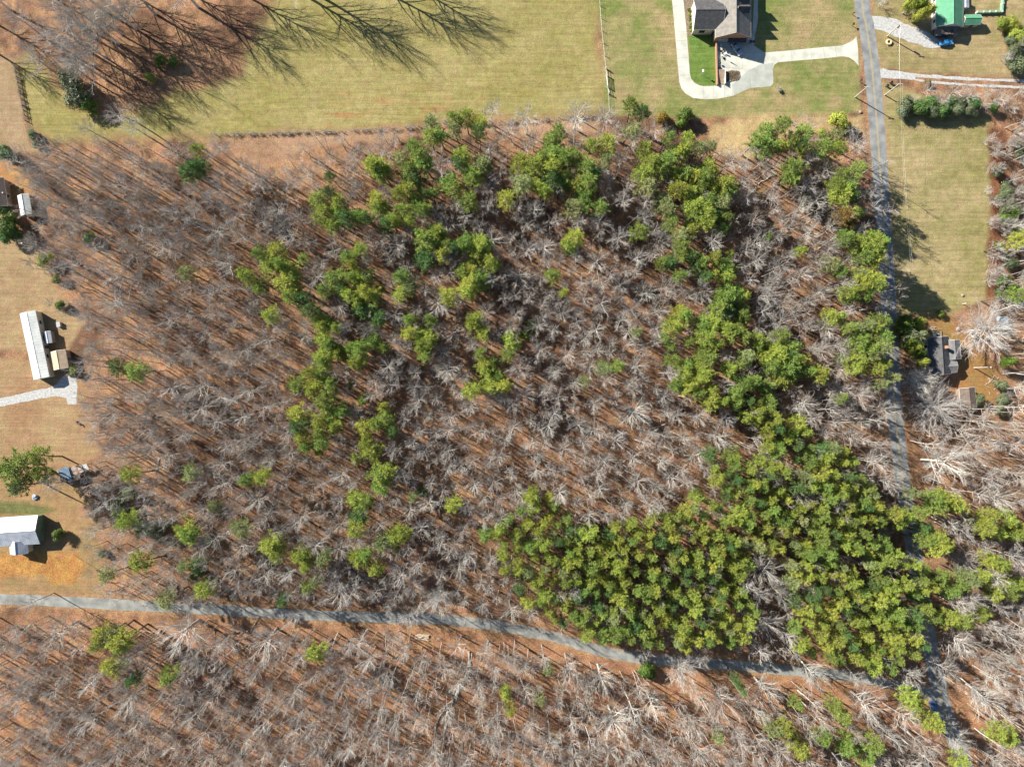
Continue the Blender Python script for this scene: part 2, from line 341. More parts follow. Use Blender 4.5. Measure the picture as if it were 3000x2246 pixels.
sheet('gravel_track', T2([(455,815),(560,812),(700,838),(900,862),(1100,880),(1400,905),(1700,922),(2000,935),(2300,940),(2700,950),(2700,985),(2000,962),(1500,945),(1150,925),(930,905),(930,930),(1150,955),(1500,985),(2000,1005),(2700,1040),(2700,1080),(2000,1035),(1500,1010),(1150,980),(930,950),(700,930),(560,915),(480,940),(465,890)]), .012, M['gravel'], 1.6)
sheet('west_driveway', tl(0, 860, 4.14, [(-300,1330),(0,1270),(200,1225),(400,1180),(600,1135),(690,1100),(760,1000),(930,1000),(935,1120),(925,1345),(820,1345),(800,1270),(660,1240),(400,1290),(200,1330),(0,1368),(-300,1430)]), .012, M['gravel'], 1.5)

# ------------------------------------------------------------------ tree prototypes (built once, copied with their parts)
def perp(d, rnd):
    a = Vector((rnd.uniform(-1, 1), rnd.uniform(-1, 1), rnd.uniform(-1, 1))); p = d.cross(a)
    return p.normalized() if p.length > 1e-4 else Vector((1, 0, 0))
def limb(start, d, length, n, rnd, up=.0, wig=.18):
    pts = [start.copy()]; d = d.normalized()
    for i in range(n):
        d = (d+perp(d, rnd)*rnd.uniform(0, wig)+Vector((0, 0, up))).normalized(); pts.append(pts[-1]+d*(length/n))
    return pts
def at_len(pts, t):
    f = t*(len(pts)-1); i = min(int(f), len(pts)-2); k = f-i
    return pts[i].lerp(pts[i+1], k), (pts[i+1]-pts[i]).normalized()
def merged(name, mbs):
    me = bpy.data.meshes.new(name); V = []; F = []; mi = []
    for k, (mb, m) in enumerate(mbs):
        off = len(V); V += mb.v; F += [tuple(i+off for i in f) for f in mb.f]; mi += [k]*len(mb.f); me.materials.append(m)
    me.from_pydata(V, [], F); me.polygons.foreach_set('material_index', mi); me.update(); return me
def bare_meshes(seed, kind, tmat, cmat, lmat=None):
    """kind 'round' (broad crown), 'tall' (forest pole with a small high crown), 'big' (old spreading tree), 'bush'"""
    rnd = random.Random(seed); T = MB(); C = MB(); D = MB()
    h, r, n1, n2, n3, n4, t0 = {'round': (18, 4.6, 17, 6, 5, 3, .45), 'tall': (19, 3.0, 10, 5, 4, 2, .58), 'pole': (17, 2.0, 6, 4, 3, 1, .68), 'fan': (22, 8.0, 50, 9, 4, 2, .16), 'big': (22, 8.0, 20, 10, 4, 3, .28), 'bush': (4, 2.2, 14, 5, 4, 3, .06)}[kind]
    lean = Vector((rnd.uniform(-.06, .06), rnd.uniform(-.06, .06), 1))
    tr = limb(Vector((0, 0, -.2)), lean, h*(.84 if kind not in ('big', 'fan') else .60), 9, rnd, .05, .08)
    r0 = {'round': .27, 'tall': .22, 'pole': .17, 'fan': .5, 'big': .46, 'bush': .07}[kind]
    T.tube(tr, [r0*(1-.78*i/9) for i in range(10)], 7)
    big = kind in ('big', 'fan')
    for a in range(n1):
        t = t0+(1-t0)*((a+rnd.random())/n1)**.75; t = min(t, .99); p, td = at_len(tr, t)
        A = a*2.4+rnd.uniform(-.5, .5); lift = rnd.uniform(.45, 1.1) if kind != 'tall' else rnd.uniform(.7, 1.5)
        d = Vector((math.cos(A), math.sin(A), lift)).normalized()
        Ln = r*rnd.uniform(.8, 1.2)*(1.15-.45*(t-t0)/(1-t0))/math.sqrt(1-d.z*d.z)*.84
        l1 = limb(p, d, Ln, 5, rnd, .04, .20 if kind == 'big' else .13 if kind != 'fan' else .10); rr = r0*(.28 if kind != 'fan' else .17)*(1.25-.6*t)
        C.tube(l1, [rr*(1-.8*i/5)+.014 for i in range(6)], 5 if big else 4, False)
        for b in range(n2):
            tb = min(.15+.85*(b+rnd.random())/n2, .98); p2, d1 = at_len(l1, tb)
            d2 = (d1+perp(d1, rnd)*rnd.uniform(.35, .85)+Vector((0, 0, .1))).normalized()
            l2n = Ln*rnd.uniform(.28, .52)*(1.25-.6*tb); l2 = limb(p2, d2, l2n, 3 if big else 2, rnd, .04, .2)
            r2 = .036 if big else .023 if kind != 'bush' else .016
            C.tube(l2, [r2*(1.2-.7*i/(len(l2)-1)) for i in range(len(l2))], 3, False)
            for c in range(n3):
                p3, dd = at_len(l2, min(.15+.85*(c+rnd.random())/n3, .98))
                d3 = (dd+perp(dd, rnd)*rnd.uniform(.3, .8)).normalized(); l3n = rnd.uniform(.7, 1.5)*(1.25 if big else .55 if kind == 'bush' else .95)
                q3 = p3+d3*l3n; r3 = .015 if kind != 'bush' else .011
                D.tube([p3, q3], [r3, r3*.5], 3, False)
                for e in range(n4):
                    p4 = p3.lerp(q3, rnd.uniform(.1, .95)); d4 = (d3+perp(d3, rnd)*.8).normalized(); ln = rnd.uniform(.35, .9)*(1 if kind != 'bush' else .6)
                    w = perp(d4, rnd)*.011; D.add([p4-w, p4+w, p4+d4*ln], [(0, 1, 2)])
    return T.mesh('trunk', tmat), merged('crown', [(C, lmat or M['limb']), (D, cmat)]), h, r
def tuft(C, p, out, rnd, n, s, w):
    for k in range(n):
        d = (out*.6+Vector((rnd.gauss(0, 1), rnd.gauss(0, 1), rnd.gauss(.35, .8)))*.62).normalized(); L_ = s*rnd.uniform(.6, 1.25)
        q = p+Vector((rnd.gauss(0, 1), rnd.gauss(0, 1), rnd.gauss(0, .7)))*s*.28; u = perp(d, rnd)*w*rnd.uniform(.7, 1.2)
        C.add([q-u*.5, q+d*L_*.45-u, q+d*L_, q+d*L_*.5+u, q+u*.4], [(0, 1, 2, 3, 4)])
def pine_meshes(seed, cmat, kind='pine'):
    rnd = random.Random(seed); T = MB(); C = MB(); h, r = (17, 2.9) if kind == 'pine' else (5, 2.6)
    if kind == 'pine':
        tr = limb(Vector((0, 0, -.2)), Vector((rnd.uniform(-.05, .05), rnd.uniform(-.05, .05), 1)), h*.96, 8, rnd, .05, .07)
        T.tube(tr, [.20*(1-.8*i/8) for i in range(9)], 6)
        nb = 50 + rnd.randrange(10); t0 = .58; sx, sy = rnd.uniform(.8, 1.15), rnd.uniform(.8, 1.15)
        miss = [rnd.uniform(0, 6.28) for _ in range(2)]
        for b in range(nb):
            t = t0+(.99-t0)*(b+rnd.random())/nb; p, _ = at_len(tr, t); A = b*2.4+rnd.uniform(-.4, .4)
            f = (t-t0)/(1-t0); prof = math.sin(math.pi*min(1, .22+.66*f))**.7*(1-.45*f)
            Ln = r*prof*rnd.uniform(.7, 1.25)*(0.72 if any(abs((A-m+math.pi) % 6.283-math.pi) < .35 for m in miss) and rnd.random() < .7 else 1)
            d = Vector((math.cos(A)*sx, math.sin(A)*sy, .15+.75*f)); l = limb(p, d, Ln, 3, rnd, .07, .2)
            T.tube(l, [.05, .04, .03, .015], 3, False)
            for k in range(max(2, int(Ln*2.3))):
                tt = .3+.7*rnd.random()**.7; q, dd = at_len(l, min(tt, .99)); side = perp(dd, rnd)*rnd.uniform(0, .42); side.z *= .4
                tuft(C, q+side, (dd+side*.8).normalized(), rnd, 12, .48, .045)
        tuft(C, tr[-1], Vector((0, 0, 1)), rnd, 34, .6, .045)
    else:
        for s_ in range(3): T.tube(limb(Vector((rnd.uniform(-.3, .3), rnd.uniform(-.3, .3), -.1)), Vector((rnd.uniform(-.3, .3), rnd.uniform(-.3, .3), 1)), h*.7, 3, rnd, 0, .15), [.12, .1, .07, .04], 5)
        lobes = [(Vector((rnd.uniform(-1, 1)*r*.55, rnd.uniform(-1, 1)*r*.55, h*rnd.uniform(.35, .72))), rnd.uniform(.9, 1.5)) for _ in range(9)]
        lobes.append((Vector((0, 0, h*.7)), 1.4))
        for c, rr in lobes:
            for k in range(int(120*rr)):
                d = Vector((rnd.gauss(0, 1), rnd.gauss(0, 1), rnd.gauss(.15, 1))).normalized(); p = c+d*rr*rnd.uniform(.6, 1.08); p.z = max(.15, p.z)
                u = perp(d, rnd)*.2; w_ = d.cross(u).normalized()*.12; n_ = d*.06
                for j in range(2):
                    o_ = Vector((rnd.gauss(0, .16), rnd.gauss(0, .16), rnd.gauss(0, .16))); C.add([p+o_-u, p+o_-w_+n_, p+o_+u, p+o_+w_+n_], [(0, 1, 2, 3)])
    return T.mesh('trunk', M['dark_bark'] if kind == 'pine' else M['bark']), C.mesh('crown', cmat), h, r
PINE = {}
for tone, key, n in (('y', 'pine_y', 6), ('g', 'pine_g', 6), ('d', 'pine_d', 4), ('p', 'pine_p', 4), ('o', 'pine_o', 2)):
    PINE[tone] = [pine_meshes(100+17*i+ord(tone), M[key]) for i in range(n)]
BUSH = {'m': [pine_meshes(300+i, M['leaf_m'], 'b') for i in range(4)], 's': [pine_meshes(320+i, M['leaf_s'], 'b') for i in range(4)],
        'D': [pine_meshes(340+i, M['pine_d'], 'b') for i in range(3)], 'Y': [pine_meshes(360+i, M['pine_y'], 'b') for i in range(4)], 'O': [pine_meshes(380+i, M['pine_o'], 'b') for i in range(2)]}
BARE = {'round': [], 'tall': [], 'big': [], 'bush': [], 'pole': [], 'fan': []}
M['limb'] = mat('pale_limb_bark', (.68, .665, .62), (.46, .44, .40), .9, .85, rnd=.15)  # pale grey-white bark of limbs and side branches, the bark's own colour
for i in range(7): BARE['round'].append(bare_meshes(500+i, 'round', M['bark'], M['twig'] if i % 3 else M['twig_brown'], M['bark'] if i % 3 == 1 else None))
for i in range(6): BARE['tall'].append(bare_meshes(540+i, 'tall', M['pale_bark'] if i % 2 else M['bark'], M['twig'] if i % 2 else M['twig_brown']))
for i in range(4): BARE['big'].append(bare_meshes(580+i, 'big', M['pale_bark'] if i % 2 else M['bark'], M['twig'] if i % 2 else M['twig_brown'], M['pale_bark'] if i % 2 else None))
for i in range(5): BARE['pole'].append(bare_meshes(660+i, 'pole', M['bark'], M['twig_brown'], M['bark']))
for i in range(2): BARE['fan'].append(bare_meshes(680+i, 'fan', M['bark'], M['twig'], M['limb']))
for i in range(4): BARE['bush'].append(bare_meshes(620+i, 'bush', M['bark'], M['twig'] if i % 2 else M['twig_brown']))

# ------------------------------------------------------------------ where the trees stand: crown centres in photo pixels, read off enlargements
def unp(s):
    out = []
    for tok in s.split():
        a = tok.split(','); out.append((float(a[0]), float(a[1]), float(a[2]), a[3] if len(a) > 3 else 'g'))
    return out
PT = [  # (origin x, origin y, enlargement, "x,y,radius,tone ...")
 (800, 500, 3.68, "450,310,90,g 540,440,110,y 690,360,90,y 620,600,80,y 690,480,90,g 620,250,55,d 780,560,90,d 960,460,90,g 1080,350,80,y 1150,440,90,g 1010,530,60,d 1170,590,90,d 1250,540,80,g 1310,500,50,y 1180,380,60,g 1530,120,110,d 1430,170,90,y 1340,250,70,y 1540,230,90,g 1640,270,50,d 1440,400,90,g 1560,390,90,g 1660,390,60,g 1450,540,60,y 1800,110,110,g 1930,190,90,y 1700,230,60,g 2090,340,100,g 1550,660,60,g 1730,660,100,g 1800,700,70,y 1660,770,110,g 1600,900,100,d 1790,930,80,y 1880,820,80,g 1980,790,70,d 2120,700,100,g 2160,800,90,y 2150,960,90,y 2060,1080,80,g 2110,1210,110,y 2120,1310,80,y 1900,1290,95,y 890,810,70,y 800,930,70,g 860,1000,60,y 860,1090,60,g 960,1140,100,g 840,1200,80,y 640,1200,110,g 560,1310,70,g 700,1250,70,d 830,1330,80,y 960,1300,80,y 1060,1330,90,y 930,1460,80,y 1070,1450,90,g 950,1540,80,d 1090,1570,80,d 1390,1130,80,g 1440,1230,90,p 1380,1300,90,y 1175,1280,35,y 50,880,100,y 30,1000,80,g 120,1050,100,y 60,1170,110,y 200,1130,80,g 250,1260,80,g 120,1360,70,g 290,940,60,g 340,1430,90,d 420,1530,80,d 470,1600,80,g 580,1620,60,g 1520,1620,70,g 1700,1620,60,g 2120,1630,60,y"),
 (1300, 700, 3.68, "60,60,110,d 230,60,80,g 320,220,100,y 420,80,80,g 480,230,70,y 550,260,60,g 230,320,80,g 270,400,80,y 410,400,90,g 70,560,85,y 250,520,100,y 400,490,90,g 1400,60,80,g 1200,400,80,g 1290,580,45,y 340,950,100,y 400,1060,70,y 740,1160,100,y 680,1250,70,g 380,1230,60,g 420,1340,80,y 540,1340,70,g 450,1440,90,y 570,1440,80,g 310,1600,100,y 480,1600,90,y 660,1560,80,y 1730,1400,90,p 1850,1370,70,g 2090,1000,60,p 1490,1540,60,p"),
 (1900, 700, 3.68, "380,40,90,g 350,130,90,g 430,180,70,d 160,260,70,g 280,260,70,d 360,360,70,g 500,290,70,d 600,260,70,g 720,220,60,y 800,290,90,g 880,330,80,g 880,160,40,y 690,370,60,y 620,360,60,d 840,430,80,y 850,560,110,g 950,560,90,g 1010,640,80,y 800,650,100,g 900,720,120,d 780,770,90,g 1000,800,80,g 1060,860,50,g 340,850,100,y 280,940,100,y 420,900,90,g 560,900,90,g 700,860,100,y 640,960,90,y 800,900,80,g 900,920,80,y 980,900,80,g 540,950,60,g 180,1060,50,g 240,1130,50,g 460,1100,60,g 620,1080,100,y 740,1110,80,y 600,1190,80,g 900,1050,80,g 1040,1060,70,g 1170,1090,80,y 1200,1160,60,g 1410,1080,90,g 1590,1170,80,g 1380,1190,100,y 1500,1200,80,d 1260,1260,90,y 1440,1290,100,y 1570,1260,90,g 1640,1320,80,y 1520,1400,110,g 1660,1420,90,g 1740,1430,50,g 1350,1400,90,g 1380,1500,110,y 1520,1490,90,g 250,1290,80,g 440,1370,80,g 620,1310,100,g 540,1420,100,y 660,1420,90,y 400,1480,100,y 520,1530,90,y 330,1580,80,g 560,1620,80,g 680,1600,70,y 1090,1270,90,p 1020,1350,70,g 900,1400,80,y 910,1460,60,g 1000,1580,90,g 1120,1600,80,g 1190,1560,80,y 1300,1600,80,g 1640,130,50,y 1980,290,90,p 2100,320,70,g 2180,560,90,y 2180,640,60,g 1960,850,90,y 2080,860,60,g 1900,1400,90,y 2190,960,60,g 2090,1260,60,g"),
 (800, 900, 3.68, "440,140,60,g 540,200,90,y 660,200,60,y 520,290,90,y 580,370,50,g 500,470,90,y 600,500,90,g 570,580,80,g 700,550,60,y 720,470,60,y 900,400,80,g 830,450,70,g 900,520,90,g 880,620,80,y 1080,410,90,g 1160,440,60,g 1510,140,80,g 1480,260,80,y 1600,270,80,g 1690,170,60,y 1690,310,80,y 1600,370,80,g 1590,460,70,y 1590,540,70,g 2140,240,100,y 2190,500,50,y 240,810,90,g 390,720,80,y 420,900,70,y 540,720,90,g 540,820,100,y 600,860,80,g 560,1010,100,g 700,1110,80,g 620,1180,80,g 600,1060,80,g 290,1220,100,y 320,1290,90,d 280,1400,80,y 440,1400,80,g 500,1230,80,y 620,1320,80,y 500,1450,80,g 320,1500,70,g 500,1560,50,y 960,960,55,g 1170,1120,60,y 1010,1300,90,y 1090,1240,70,g 1230,1270,90,g 1000,1400,80,y 1250,1340,60,d 2140,900,80,y 1110,1590,100,y 900,1640,60,y 850,830,35,g"),
 (1900, 1100, 3.68, "400,150,80,y 560,160,60,y 660,140,80,g 700,280,110,y 840,270,60,y 900,240,80,g 960,310,80,g 1010,100,80,g 1120,140,70,y 1200,90,80,g 1300,170,60,y"),
 (800, 0, 2.76, "1290,980,60,p 1480,970,60,g 1560,950,60,y 1620,1020,70,y 1260,1090,70,g 1350,1080,60,g 1480,1040,60,p 1660,1080,50,d 1110,1170,50,g 1190,1230,80,g 1020,1280,60,p 860,1330,90,y 790,1340,60,y 900,1400,70,g 1240,1330,80,g 1090,1400,80,g 1120,1480,80,d 1040,1560,80,y 1180,1560,80,g 980,1550,40,y 1500,1220,70,y 1540,1290,60,d 1590,1400,80,g 1660,1300,70,p 1720,1350,50,g 1650,1430,60,y 1340,1430,70,g 1440,1500,75,y 350,1600,70,y 440,1560,40,d 500,1620,70,y 830,1620,60,y 1580,1620,70,g 1900,1620,70,y 1990,1300,80,y 2100,1350,80,y 2170,1260,60,g 2060,1480,80,p 2180,1520,60,y 440,1400,40,d"),
 (1600, 200, 2.76, "100,520,60,g 60,590,70,g 20,680,80,g 120,680,80,g 200,740,80,g 60,800,80,y 160,860,80,g 290,800,90,g 360,870,60,d 30,900,70,d 230,940,80,y 340,960,80,g 20,1000,50,y 110,960,60,d 330,1060,80,g 430,1110,60,g 200,1150,70,p 360,630,60,y 480,650,70,y 510,720,60,p 720,290,60,g 800,360,60,d 680,480,70,p 1000,540,50,g 1150,560,60,y 790,690,60,y 860,740,70,y 1050,640,70,g 1010,730,80,g 1130,700,60,y 1250,650,60,p 1330,640,50,p 800,820,80,y 850,910,80,p 920,830,80,g 1020,820,70,y 1100,870,70,g 1200,880,60,y 1290,800,80,g 1350,830,70,y 1250,930,60,g 1450,910,80,y 1440,1000,70,g 1330,960,70,y 1060,970,70,y 980,1050,80,p 990,1140,60,p 1150,990,70,y 1300,1050,70,g 1410,1060,60,p 1200,1110,80,y 1180,1180,60,g 1310,1170,80,y 1330,1230,60,y 1390,1200,60,d 1470,1170,60,g 1440,1300,50,g 1200,1260,60,y 1010,1260,60,g 1130,1360,70,p 1100,1450,60,g 730,1310,70,g 230,1360,80,y 240,1430,60,g 1380,1540,60,g 1250,1580,50,g 1480,1600,60,y"),
 (2200, 300, 2.76, "90,230,80,g 200,180,70,g 60,300,60,g 160,330,90,g 220,360,60,y 360,250,80,g 390,300,60,d 340,330,60,g 680,230,60,p 620,370,60,g 700,380,70,y 370,540,90,g 310,580,60,g 740,560,50,g 870,550,60,g 700,640,60,g 820,680,60,g 770,720,90,y 700,740,60,y 840,770,50,d 790,920,60,o 400,1200,45,y 150,1090,30,g 780,1070,60,g 860,1120,80,y 1030,1060,70,g 950,1160,80,y 1050,1180,80,g 1000,1250,70,y 880,1220,70,g 880,1400,80,y 960,1450,90,y 1050,1450,70,g 860,1500,60,y 960,1530,70,g 820,1570,50,y 680,1330,60,p 620,1330,50,p 900,1350,60,p 2180,1120,60,y 2180,1550,60,g"),
 (2400, 860, 3.687, "100,260,70,g 220,270,50,g 650,300,90,g 500,350,70,p 420,370,60,p 600,380,60,y 480,450,90,g 650,470,100,g 450,560,100,g 580,560,90,g 680,560,90,p 550,650,100,p 450,720,90,y 570,760,90,y 700,740,70,g 400,780,60,y 60,820,80,y 230,1140,60,g 800,920,60,p 700,1000,60,p"),
 (2400, 1300, 3.68, "1040,530,60,p 1230,580,80,g 1330,570,90,y 1400,640,100,y 1300,700,90,g 1480,680,90,y 1080,740,60,g 1200,740,60,g 1730,780,100,y 1850,800,80,y 1820,900,90,y 2090,860,100,y 2050,950,90,g 2150,940,90,y 1950,960,60,y 830,790,80,y 880,850,100,y 1220,1000,100,y 1300,1080,100,y 1170,1080,90,g 1140,950,70,d 1350,1120,80,y 1850,1250,80,y 1960,1300,80,y 2010,1370,70,y 1650,1420,90,p 1720,1480,90,y 1560,1400,60,p 1350,1500,90,g 1480,1530,90,g 1420,1600,80,g 2060,1500,90,g 2180,1520,80,y 1900,1600,80,y 2100,1600,70,g"),
 (2400, 1796, 2.115, "820,40,60,y 900,60,60,g 1000,20,50,y 570,520,50,y 600,570,60,y 650,630,60,y 700,680,40,y 1120,730,50,y 1200,740,60,y 140,600,50,g 200,840,50,g 290,820,60,g 310,920,50,g 880,930,50,y"),
 (1900, 1800, 2.12, "560,410,25,d 600,470,25,d 920,550,35,g 780,720,50,p 850,700,50,y 900,780,50,y 960,840,60,y 1150,560,40,g 1210,610,50,g 1100,780,50,g 1230,800,60,g 440,760,40,p"),
 (1400, 1800, 2.12, "180,510,35,y 190,590,35,y 375,540,35,p 420,350,35,p"),
 (700, 1700, 1.744, "415,390,45,y 345,30,30,g 225,90,30,d"),
 (0, 1700, 1.744, "520,290,45,y 480,340,30,g 570,270,50,p 620,310,55,y 600,360,40,g 590,470,50,y 690,510,40,d 850,470,50,g 1045,40,45,y 865,90,45,p"),
 (200, 1300, 2.115, "400,200,50,y 360,490,60,y 700,520,70,y 720,560,50,g 730,180,50,p 1110,220,40,g 1190,190,50,y 1060,520,60,p 1240,640,60,y 460,760,60,y 720,760,40,p 790,770,50,d 850,860,60,y 630,930,50,p 880,370,40,p 230,830,50,p"),
 (200, 900, 2.115, "270,380,50,d 390,390,60,g"),
 (200, 500, 2.115, "710,630,50,p 1100,650,50,y 1180,500,40,g 1240,560,60,y 1200,680,50,g 1240,860,50,y"),
 (800, 1350, 2.115, "640,80,60,g 700,60,60,y 650,150,50,g 850,230,30,p 1110,280,50,y 490,240,50,y 570,280,50,g 510,310,60,d 520,390,50,y 740,460,50,y 810,460,50,y 660,500,60,p 510,610,60,y 640,660,45,y 560,590,40,g 330,600,50,p 30,520,50,y 30,600,40,y 150,590,55,y 190,570,40,g 200,650,35,y 205,780,35,y 270,770,40,p 65,850,35,d"),
 (0, 0, 2.76, "1600,1190,50,g 1620,1300,60,d 1500,1370,80,d 1590,1375,60,d"),
]
BT = [  # broadleaf evergreens and big shrubs: m glossy, s grey-green, D deep green, Y yellow-green, O rusty
 (1300, 700, 3.68, "950,930,95,m 890,1020,80,m"), (800, 1350, 2.115, "920,200,40,m 770,550,26,m"),
 (0, 0, 2.76, "620,760,125,s 550,650,95,s 700,850,80,m 1290,490,60,m 1400,500,50,m 255,1090,40,D 290,1170,34,D 20,1230,55,D 1210,630,45,Y"),
 (1600, 200, 2.76, "950,410,60,O 1120,370,72,m 1110,430,56,m"),
 (2200, 300, 2.76, "450,370,70,Y 520,410,55,D 720,150,80,Y 770,210,50,m 580,260,46,Y 580,540,78,O 480,790,85,s 870,880,56,Y 830,980,50,O 1240,60,60,s 1350,60,70,D 1460,70,65,s 1560,60,70,D 1660,70,65,s 1770,60,60,s 2040,760,60,s 2080,850,70,s 2060,940,60,m 2150,1010,60,m 2050,1440,70,m 2120,1510,75,m 2010,1540,45,s"),
 (2400, 860, 3.687, "950,330,100,m 1050,320,70,Y 880,390,70,m 1000,460,110,s 1100,450,70,s 1040,580,90,Y 1080,630,70,m 1100,740,55,Y 980,520,80,m 1320,210,45,m 1950,1250,70,s 1990,1150,75,s 1960,20,60,m 2150,70,60,m"),
 (2450, 0, 4.02, "880,60,70,Y 990,60,80,Y 1080,110,75,Y 1000,160,80,Y 1960,290,90,Y 2080,270,95,Y 2160,380,70,m 2060,480,80,s 2100,600,90,s 2040,720,80,s 1090,970,45,O 830,1210,90,s 1000,1230,100,D 1150,1200,90,D 1450,1200,90,s 1600,1250,90,D"),
 (200, 1300, 2.115, "370,310,50,m 300,380,56,m 320,430,46,m 450,520,60,s 530,540,66,s 570,500,46,s 620,490,30,m 870,600,42,m 790,810,46,m 200,680,28,m"),
 (200, 500, 2.115, "130,420,42,m"),
 (0, 150, 2.3325, "310,1420,56,Y 390,1560,38,m 20,1080,46,D 50,1200,80,m 110,1250,50,D 20,700,50,D 215,555,22,D 235,610,20,D"),
 (1400, 1800, 2.12, "1050,350,58,m"), (1900, 1800, 2.12, "20,375,36,m"),
 (0, 860, 4.14, "720,140,70,m 880,940,60,Y 480,1350,0,m"), (0, 1260, 3.3125, "550,1010,66,m"),
]
BR = [  # bare crowns that stand out
 (800, 500, 3.68, "1000,710,110 1350,820,130 960,990,90 480,1130,130 690,1460,130 1290,1560,130 2080,500,90 1940,930,100 1780,440,110 880,200,110 80,380,120 1240,990,80 1540,1180,90 1650,1290,80"),
 (1300, 700, 3.68, "90,200,110 820,370,190 1090,70,130 1130,210,90 1400,320,80 1680,240,150 1590,420,90 930,600,100 1130,590,80 1040,700,80 1290,800,110 1750,730,150 1470,860,120 680,940,120 2080,190,120 1680,1010,120 2050,1010,140 1040,1190,120 1310,1260,120 860,1390,150 1590,1420,120 1740,1500,110 1390,1550,110 1110,1600,90 670,650,80 1210,980,80 1370,1030,80 90,1390,140 2150,1520,80"),
 (1900, 700, 3.68, "1000,120,110 1180,240,110 1400,290,140 1330,480,150 1250,600,130 160,490,140 560,560,160 100,770,120 2000,110,110 1900,960,160 2080,1130,110 1900,1200,130 200,1440,110 810,1560,100 1450,680,130 1970,1590,140 1600,820,110 2080,480,110"),
 (800, 900, 3.68, "730,340,110 820,200,90 1190,620,130 1850,640,190 1820,480,110 1340,740,120 1290,850,130 770,710,110 1680,850,90 1560,1000,110 920,1150,140 1420,1230,100 1900,1340,110 1640,1530,120 1040,230,90 1190,300,80 1380,530,90 1440,400,70 190,540,110 690,1590,80 180,1600,110"),
 (1900, 1100, 3.68, "1720,270,150 1950,390,110 740,660,150 480,900,150 1150,1060,90 1650,1300,150 2040,1380,90 1650,1080,90 120,890,110 1780,820,80"),
 (1300, 1100, 3.68, "1110,140,90 1640,280,110 1140,560,130 1440,520,120 740,560,110 940,480,80 1290,790,120 970,700,100 630,860,110 350,930,100 300,1150,130 80,830,110 60,990,90 780,1260,140 850,1420,120 1300,1040,90 2070,400,235 250,1420,110 640,1520,110 1450,1370,80"),
 (1900, 1450, 3.68, "1300,830,240 1320,1420,200 580,680,90 330,350,70 1420,1060,120"),
 (1350, 1450, 3.68, "520,1280,135 80,670,100 1230,1030,90 230,1200,90 210,960,80"),
 (800, 1350, 2.115, "380,760,80 490,800,90 780,700,80 900,620,70 910,420,80 1020,860,100 1040,500,60 1150,500,60 1200,590,50 830,90,70 1040,200,60 340,410,50 90,700,70 70,120,80 400,250,60"),
 (2400, 860, 3.687, "1850,380,330 1100,960,190 1300,1230,300 650,130,110"),
 (2400, 1300, 3.68, "1290,230,250 1600,1230,150 1550,960,150 2000,600,190 1750,150,170 2050,1200,160"),
 (2400, 1796, 2.115, "930,210,100 760,360,96 560,390,70 330,600,140 540,680,90 840,750,90 1180,110,80 1100,560,120 1050,90,60"),
 (1900, 1800, 2.12, "150,440,100 480,560,130 750,500,120 980,460,105 820,880,80 930,680,60 300,720,110 1220,450,60 350,280,55"),
 (1400, 1800, 2.12, "100,340,60 320,320,80 560,330,80 780,430,110 850,700,140 1100,600,100 1200,420,90 620,540,50 120,660,90 90,790,70 820,880,90"),
 (0, 1700, 1.744, "900,290,150 250,290,120 620,640,100 150,120,50"),
 (700, 1700, 1.744, "110,330,120 320,380,60 750,470,55 840,580,60 1000,110,80 860,190,60 500,90,90 290,190,50"),
 (200, 500, 2.115, "880,370,115 790,550,60 200,80,60 760,120,60 370,540,70 180,460,90 230,800,120 880,900,60 420,680,60 470,350,70"),
 (200, 900, 2.115, "780,480,120 640,480,90 680,790,70 820,610,90 920,270,60 870,350,60"),
 (0, 0, 2.76, "980,900,110 680,1020,80 1080,1020,100 1420,1190,90 1750,1190,100 400,1180,90 130,1290,110"),
 (800, 0, 2.76, "1760,900,90"), (1600, 200, 2.76, "260,360,140 500,400,110 890,520,80"),
 (0, 1260, 3.3125, "560,520,110 950,520,110 850,780,100 940,980,100 1190,1200,130"),
]
# tall old trees at the top left: base (photo pixels), height m
TALL = [(268,156,24,7.5),(308,232,23,6.5),(348,130,25,7.5),(399,87,24,7),(456,43,25,8),(580,22,26,8.5),(230,70,23,7),(300,30,24,7.5),(166,215,20,5.5),(30,30,23,7.5),(-30,60,24,7),(690,-30,26,8),(868,-28,28,9.5),(935,-12,27,9),(1097,-40,27,8.5),(1180,-60,26,8),(-20,150,20,6),(380,-20,24,7),(120,-30,24,7),(520,-40,25,7)]

pines = []; bushes = []; bares = []      # px, py, r(px), tone   (crown centre as seen)
for ox, oy, s, t in PT:
    for x, y, r, tn in unp(t):
        q = (ox+x/s, oy+y/s, max(14, r/s*1.36), tn)
        if all((q[0]-p[0])**2+(q[1]-p[1])**2 > 17**2 for p in pines): pines.append(q)
dense = fp([(1045,1150),(1090,1120),(1160,1060),(1200,1090),(1240,1140),(1290,1150),(1345,1125),(1420,1110),(1500,1090),(1540,1060),(1530,975),(1585,965),(1620,1000),(1660,990),(1640,930),(1595,880),(1560,850),(1600,825),(1680,860),(1745,920),(1750,960),(1825,965),(1850,1010),(1895,1060),(1905,1130),(1945,1190),(2005,1230),(2020,1330),(1990,1410),(1900,1452),(1800,1425),(1722,1400),(1712,1260),(1665,1195),(1600,1240),(1635,1330),(1610,1395),(1540,1405),(1400,1392),(1290,1390),(1200,1345),(1135,1300),(1085,1220)])
BIGB = [(2253,1684,62),(2259,1842,52),(1685,1730,24),(2214,1388,22),(2348,1453,34),(2454,1475,24),(1866,1211,60)]
def inside(p, poly):
    c = False; j = len(poly)-1
    for i in range(len(poly)):
        if (poly[i][1] > p[1]) != (poly[j][1] > p[1]) and p[0] < (poly[j][0]-poly[i][0])*(p[1]-poly[i][1])/(poly[j][1]-poly[i][1])+poly[i][0]: c = not c
        j = i
    return c
tries = 0
